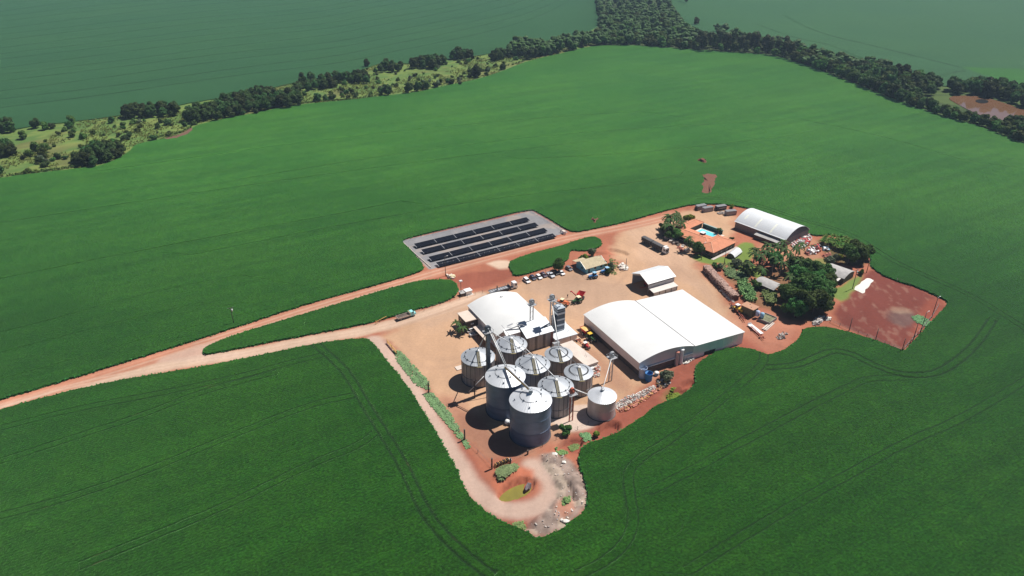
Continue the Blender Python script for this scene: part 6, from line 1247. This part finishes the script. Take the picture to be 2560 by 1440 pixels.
fence('solar_fence', 'row of white posts along the road side of the solar yard', [(1093,668),(1392,592)], 2.7, 1.5, 'paint_white', .16, 1, wirem='alu', wr=.03)
fence('solar_kerb', 'low pale kerb fence on the short side of the solar yard', [(1008,607),(1040,637),(1077,670)], 4.0, .35, 'concrete_pale', .25, 1, wirem='concrete_pale', wr=.22)
fence('house_fence', 'low wire fence in front of the blue house', [(1415,668),(1440,676),(1466,698)], 2.6, 1.1, 'wire', .08)
fence('net_fence', 'net fence with tall posts along the crop side of the sports ground', [(2075,806),(2123,827),(2188,852),(2256,880)], 3.3, 1.6, 'post', .1, 4, wr=.04)
fence('net_fence', 'net fence behind the goal end of the sports ground', [(2258,876),(2285,846),(2300,830),(2330,793),(2345,768)], 3.3, 1.8, 'post', .1, 4, wr=.04)
def pole(label, px, pb, pt, kind='plain', name='utility_pole'):
    x, y, _ = G(px, pb); h = height_for(px, pb, pt); t = thing(name, label, 'pole', (x, y, ground_z(x, y)), R(28)); MB().tube((0,0,-.4),(0,0,h),.17,.11,8).build('shaft', M['post'], t, True)
    if kind == 'power': MB().box(-1.1,1.1,-.06,.06,h-.55,h-.4).build('crossarm', M['post'], t); MB().lathe([(.28,h-1.9),(.3,h-1.0)], 10, cx=.4, cap0=True, cap1=True).build('transformer', M['paint_white'], t, True); MB().box(-1.0,-.9,-.05,.05,h-.4,h-.15).box(.9,1.0,-.05,.05,h-.4,h-.15).build('insulator', M['paint_white'], t)
    if kind == 'lamp': MB().taper(-.75,.75,-.5,.5,h-.1,-.6,.6,-.4,.4,h+.35).build('floodlight', M['paint_white'], t)
    if kind == 'arm': MB().bar((0,0,h-.1),(1.1,0,h+.2),.1).build('lamp_arm', M['steel'], t); box('lamp_head', M['paint_white'], t, .9, 1.6, -.12, .12, h+.14, h+.26)
    return t
pole('power pole with white transformer standing in the crop', 585, 811, 768, 'power'); pole('tall road pole between the two roads', 1114, 690, 642, 'arm'); pole('pole with white floodlight next to the weighbridge cabin', 1153, 738, 703, 'lamp'); pole('thin pole by the stacked slabs near the open shed', 1564, 676, 646); pole('dark pole on the lawn in front of the tiled house', 1753, 650, 608, 'arm'); pole('slim pole on the lawn near the hoop shelter', 1810, 662, 626); pole('power pole beside the sports ground shed', 2131, 722, 673, 'power'); pole('leaning dark pole at the corner of the banana row', 2166, 682, 648)
for px, pb, pt, lab, k in ((2329,794,744,'pole with a white lamp at the far corner of the sports ground','arm'),(2300,834,781,'pole with a white lamp near the mint weeds','arm'),(2281,855,806,'dark pole behind the goal end','plain'),(2254,879,846,'dark pole at the crop corner of the sports ground','plain'),(2188,852,821,'tall net post in the middle of the crop side','plain'),(2123,826,795,'tall net post nearest the grove','plain')): pole(lab, px, pb, pt, k, 'net_pole')
for px, pb, pt, lab in ((1072,981,957,'stout dark gatepost half way along the weed strip'),(1162,1100,1074,'stout dark gatepost at the lower end of the weed strip'),(1230,1172,1146,'thick dark gatepost by the stacked pallets'),(1276,1158,1146,'short dark gatepost beside the corner fence'),(1319,1136,1126,'stub post in the corner fence below the tall silo'),(1243,733,715,'thick dark post behind the flatbed lorry'),(1187,995,950,'thin steel post beside the yard silo')): 
    x, y, _ = G(px, pb); h = height_for(px, pb, pt); o = MB().box(-.22,.22,-.22,.22,-.2,h).box(-.26,.26,-.26,.26,h,h+.06).build('gatepost', M['post']); o.location = (x, y, ground_z(x, y)); tag(o, lab, 'post')
# ochre rail gates
for (p, q, lab) in (((968,858),(992,886),'ochre timber rail gate at the head of the weed strip'), ((940,811),(967,797),'single ochre barrier pole at the crop edge')):
    a = Vector(G(*p)); b = Vector(G(*q)); t = thing('rail_gate', lab, 'gate', a, math.atan2((b-a).y, (b-a).x)); L = (b-a).length
    for zz in ((.5, 1.0, 1.4) if p[0] > 950 else (1.2,)): MB().bar((0,0,zz),(L,0,zz),.16).build('rail', M['orange'], t)
    for xx in ((0, L*.5, L) if p[0] > 950 else (0,)): box('post', M['orange'], t, xx-.1, xx+.1, -.1, .1, -.2, 1.7)
# stacked pallets by the pond gate
x, y, _ = G(1238, 1172); t = thing('pallet_row', 'row of leaning timber pallets beside the pond gate', 'pallets', (x, y, ground_z(x, y)), R(32))
for k in range(9): MB().prism([(0,0),(.14,0),(.7,1.2),(.56,1.2)], k*.0, .0+1.1, 'y').build('pallet', M['post'] if k % 2 else M['orange'], t).location = (k*.55, 0, .1)
box('plastic_sack', M['paint_white'], t, 5.2, 5.9, .1, .9, .1, .8)
x, y, _ = G(1320, 1210); o = MB().blob((0,0,.5), (.7,1.9,1.2), 4, .3, 2).build('tarp_heap', mat('grey_tarp', (.12,.10,.11), .8, 0, .4, 1.2)); o.location = (x, y, ground_z(x, y)-.4); o.rotation_euler = (0,0,R(-22)); tag(o, 'grey tarp covered heap at the end of the olive pond', 'heap')
# ------------------------------------------------------------------ log pile
pl = [Vector((*G(*p)[:2], 0)) for p in ((1764,676),(1790,703),(1815,730),(1838,752))]; t = thing('log_pile', 'long stack of cut firewood logs along the yard edge', 'log pile', (pl[0].x, pl[0].y, 0)); core = MB(); logs = MB(); rr = random.Random(3)
for a, b in zip(pl, pl[1:]):
    d_ = (b-a).normalized(); n_ = Vector((-d_.y, d_.x, 0)); a2 = a-pl[0]; b2 = b-pl[0]; w2 = 1.55
    core.add([a2-n_*w2, b2-n_*w2, b2+n_*w2, a2+n_*w2, a2-n_*w2*.9+Vector((0,0,2.4)), b2-n_*w2*.9+Vector((0,0,2.4)), b2+n_*w2*.9+Vector((0,0,2.4)), a2+n_*w2*.9+Vector((0,0,2.4))], [(0,3,2,1),(4,5,6,7),(0,1,5,4),(1,2,6,5),(2,3,7,6),(3,0,4,7)])
    L = (b-a).length
    for _ in range(int(L*34)):
        s_ = rr.uniform(0, L); side = rr.random(); ln = rr.uniform(.9, 1.5); r_ = rr.uniform(.11, .2)
        if side < .55: c = a2+d_*s_+n_*rr.uniform(-1.3, 1.3)+Vector((0,0,2.45+rr.uniform(0,.35))); dr = (n_*1.0+d_*rr.gauss(0,.5)+Vector((0,0,rr.gauss(0,.08)))).normalized()
        else: sg = -1 if rr.random() < .6 else 1; c = a2+d_*s_+n_*sg*1.35+Vector((0,0,rr.uniform(.15,2.4))); dr = (n_+d_*rr.gauss(0,.06)).normalized(); ln *= .7
        logs.tube(c-dr*ln/2, c+dr*ln/2, r_, r_*.9, 6)
core.build('stack_core', M['logdark'], t); logs.build('logs', M['log'], t, False, 'stuff')
t2 = thing('log_row', 'low row of loose pale logs at the foot of the log pile', 'logs', G(1802, 727)); lg = MB(); aa = Vector(G(1802,727)); ab = Vector(G(1832,757)); d_ = (ab-aa).normalized()
for k in range(46):
    c = d_*((ab-aa).length*k/46)+Vector((rr.uniform(-.5,.5), rr.uniform(-.5,.5), rr.uniform(.15,.55))); dr = Vector((-d_.y+rr.gauss(0,.3), d_.x+rr.gauss(0,.3), 0)).normalized(); lg.tube(c-dr*.6, c+dr*.6, .17, .15, 6)
lg.build('logs', M['fibre_light'], t2, False, 'stuff')
# ------------------------------------------------------------------ heaps
def heap(name, label, pl, n, mats, smin, smax, hmax, seed, cat='rubble', flat=.6):
    pp = GP(pl); rr = random.Random(seed); a = np.array(pp); cx, cy = a.mean(0); t = thing(name, label, cat, (cx, cy, 0)); mbs = [MB() for _ in mats]; cnt = 0
    c = _rand_in(pl, n, seed); dd = sdf(c, pp); dm = max(dd.max(), .1)
    for p, d_ in zip(c, dd):
        k = rr.randrange(len(mats)); s = rr.uniform(smin, smax); z_ = ground_z(*p)+hmax*min(1, d_/dm)*rr.uniform(.3, 1); th = rr.uniform(.15, flat)*s; e = Vector((rr.gauss(0,1), rr.gauss(0,1), rr.gauss(0,.4))).normalized(); q = Vector((p[0]-cx, p[1]-cy, z_+th/2)); mbs[k].bar(q-e*s/2, q+e*s/2, s*rr.uniform(.3,.9), th)
    for m_, mb in zip(mats, mbs):
        if mb.v: mb.build('pieces', M[m_], t, False, 'stuff')
    return t
heap('rubble_bank', 'bank of broken white rubble along the fence by the plain silo', [(1535,1012),(1560,995),(1600,980),(1635,962),(1640,972),(1610,992),(1570,1012),(1545,1028)], 620, ['rubble','whitelime','concrete','scrap_grey','redrubble','rubble'], .2, .7, .6, 1)
heap('brick_heap', 'low heap of broken red brick on the bank edge', [(1540,1030),(1575,1012),(1612,992),(1650,965),(1658,970),(1615,1000),(1560,1032)], 260, ['redrubble','redrubble','orange'], .3, .9, .6, 2)
heap('junk_heap', 'dark heap of junk and branches beside the dry bush', [(1642,960),(1652,950),(1670,948),(1675,960),(1660,970),(1645,968)], 130, ['dark','scrap_grey','plaster','orange'], .4, 1.3, 1.0, 3)
heap('white_rubble', 'pale sacks and rubble beside the white cylinder tank', [(1705,905),(1720,888),(1735,885),(1738,895),(1722,908),(1710,912)], 110, ['whitelime','rubble'], .4, 1.0, .8, 4)
heap('scrap_heap', 'sprawling heap of scrap metal at the gable end of the arched barn', [(1978,612),(2000,592),(2015,582),(2026,594),(2022,612),(2005,622),(1985,624)], 520, ['scrap_grey','scrap_red','rubble','car_white','red'], .5, 1.8, 1.6, 5, 'scrap')
heap('scrap_machine', 'wrecked red machine and scrap beyond the scrap heap', [(2014,632),(2025,618),(2045,612),(2050,625),(2040,635),(2020,638)], 150, ['red','dark','scrap_red','car_white'], .6, 2.0, 1.6, 6, 'scrap')
heap('blue_scrap', 'small heap of blue sheet scrap before the banana row', [(2055,622),(2068,618),(2072,628),(2060,630)], 30, ['skyblue','scrap_grey'], .6, 1.6, .6, 7, 'scrap')
heap('wheelbarrow_soil', 'low mound of red soil near the grove', [(2056,640),(2075,632),(2078,640),(2062,645)], 60, ['scrap_red','redrubble'], .5, 1.2, .7, 8, 'soil heap')
heap('slab_stack', 'pale slabs and rubble beside the thin pole near the open shed', [(1545,668),(1556,660),(1572,668),(1568,676),(1550,676)], 90, ['concrete_pale','whitelime'], .5, 1.5, .5, 9)
heap('pale_rubble_strip', 'pale rubble between the containers', [(1793,532),(1812,529),(1812,535),(1798,537)], 60, ['rubble'], .5, 1.2, .5, 10)
heap('branch_heap', 'heap of grey branches at the grove edge near the sports ground', [(2030,808),(2048,792),(2060,795),(2050,810),(2036,815)], 120, ['rubble','scrap_grey','fibre'], .5, 1.5, .7, 11)
heap('white_sacks', 'pale sacks at the corner of the sports ground by the grove', [(2062,800),(2068,792),(2076,796),(2074,804)], 30, ['whitelime'], .6, 1.1, .6, 12)
heap('ash_heap', 'burnt patch with pale debris between the grove and the red bank', [(1940,842),(1958,830),(1970,835),(1962,848),(1945,850)], 70, ['rubble','dark'], .3, .9, .4, 13)
heap('stone_scatter', 'scattered pale stones on the rubble ground', [(1350,1140),(1400,1130),(1450,1175),(1465,1230),(1465,1275),(1400,1325),(1345,1345),(1310,1320),(1395,1265),(1405,1215)], 130, ['rubble','concrete','scrap_grey','tileflat'], .15, .55, .05, 14)
heap('timber_stack', 'pale timber offcuts beside the road pole', [(1118,690),(1126,686),(1136,694),(1130,700)], 14, ['cream','tileflat'], 1.0, 2.6, .2, 15)
heap('brick_stack', 'white and red debris behind the small toothed silo', [(1478,930),(1488,915),(1500,918),(1500,940),(1485,945)], 110, ['redrubble','whitelime','rubble'], .4, 1.0, 1.2, 16)
heap('trough_row', 'grey troughs and timbers lying between the lorry and the farmhouse', [(1652,590),(1662,588),(1725,626),(1720,632)], 36, ['concrete','post','rubble'], 1.0, 2.8, .3, 17)
heap('red_debris', 'red debris near the palm foot before the tiled house', [(1690,620),(1705,615),(1715,628),(1700,632)], 40, ['scrap_red','redrubble'], .4, 1.2, .4, 18)
# lime patch on the sports ground
pp = smooth(GP([(2135,722),(2163,694),(2180,697),(2186,702),(2170,720),(2158,734),(2145,728)]), 2); n = len(pp); cx = sum(p[0] for p in pp)/n; cy = sum(p[1] for p in pp)/n; rr = random.Random(2)
o = MB().add([(p[0]+rr.gauss(0,.22), p[1]+rr.gauss(0,.22), .02) for p in pp]+[(cx+(p[0]-cx)*.8, cy+(p[1]-cy)*.8, .28+rr.uniform(0,.12)) for p in pp]+[(cx,cy,.35)], [(i,(i+1) % n,n+(i+1) % n,n+i) for i in range(n)]+[(n+i,n+(i+1) % n,2*n) for i in range(n)]).build('lime_heap', M['whitelime'], None, False); tag(o, 'bright white spread of lime on the red sports ground', 'lime')
for k, (px, py, s) in enumerate(((1387,1139,1.0),(1410,1158,.8),(1415,1305,1.0),(1404,1300,.6))):
    x, y, _ = G(px, py); o = MB().blob((0,0,.25*s), (1.0*s,.8*s,.5*s), 20+k, .25, 1).build('white_boulder', M['whitelime']); o.location = (x, y, ground_z(x, y)); tag(o, ['white lump on the rubble at the fence corner', 'smaller white lump in the middle of the grey rubble', 'white lump at the crop end of the rubble ground', 'tiny white lump beside the end lump'][k], 'boulder')
# goal posts
for (p, q, lab) in (((2242,704),(2275,718),'white goal frame at the crop side of the sports ground'),):
    a = Vector(G(*p)); b = Vector(G(*q)); t = thing('goal_frame', lab, 'goal', a, math.atan2((b-a).y, (b-a).x)); L = (b-a).length; MB().tube((0,0,0),(0,0,1.7),.09,n=8).build('goalpost', M['paint_white'], t); MB().tube((L,0,0),(L,0,1.7),.09,n=8).build('goalpost', M['post'], t); MB().bar((0,0,1.7),(L,0,1.7),.08).build('crossbar', M['post'], t)
# person walking in the yard
def person(label, px, py, rz):
    x, y, _ = G(px, py); me = bpy.data.meshes.new('person')
    J = dict(pel=(0,0,.95), chest=(0,0,1.32), neck=(0,0,1.5), head=(.02,0,1.68), ls=(0,.2,1.42), le=(-.08,.26,1.15), lh=(.04,.27,.9), rs=(0,-.2,1.42), re=(.06,-.26,1.15), rh=(.16,-.25,.92), lk=(.12,.1,.52), lf=(.16,.1,.06), rk=(-.04,-.1,.52), rf=(-.2,-.1,.08), lt=(.32,.1,.04), rt=(-.05,-.1,.04))
    ks = list(J); e = [('pel','chest'),('chest','neck'),('neck','head'),('chest','ls'),('ls','le'),('le','lh'),('chest','rs'),('rs','re'),('re','rh'),('pel','lk'),('lk','lf'),('lf','lt'),('pel','rk'),('rk','rf'),('rf','rt')]
    me.from_pydata([J[k] for k in ks], [(ks.index(a), ks.index(b)) for a, b in e], []); o = link('person', me, None, M['dark']); o.location = (x, y, 0); o.rotation_euler = (0, 0, R(rz))
    sm = o.modifiers.new('skin', 'SKIN'); rad = dict(pel=.16, chest=.17, neck=.07, head=.11, ls=.08, le=.05, lh=.045, rs=.08, re=.05, rh=.045, lk=.075, lf=.05, rk=.075, rf=.05, lt=.04, rt=.04)
    for k, v in zip(ks, me.skin_vertices[0].data): v.radius = (rad[k], rad[k]); v.use_root = (k == 'pel')
    o.modifiers.new('sub', 'SUBSURF').levels = 1; tag(o, label, 'person')
person('person in dark clothes walking across the open yard', 1419, 744, 100)

# ------------------------------------------------------------------ air
hz = MB().box(-BIG-100, BIG+100, -400, BIG+100, -6.0, CAM_H+8).build('haze', None); hz['kind'] = 'stuff'
hm = bpy.data.materials.new('haze_air'); hm.use_nodes = True; n = hm.node_tree.nodes; n.clear()
ho = n.new('ShaderNodeOutputMaterial'); pv = n.new('ShaderNodeVolumePrincipled'); pv.inputs['Color'].default_value = (.55,.75,1.0,1); pv.inputs['Density'].default_value = .00010; pv.inputs['Anisotropy'].default_value = 0.1
hm.node_tree.links.new(pv.outputs[0], ho.inputs['Volume']); hz.data.materials.append(hm)
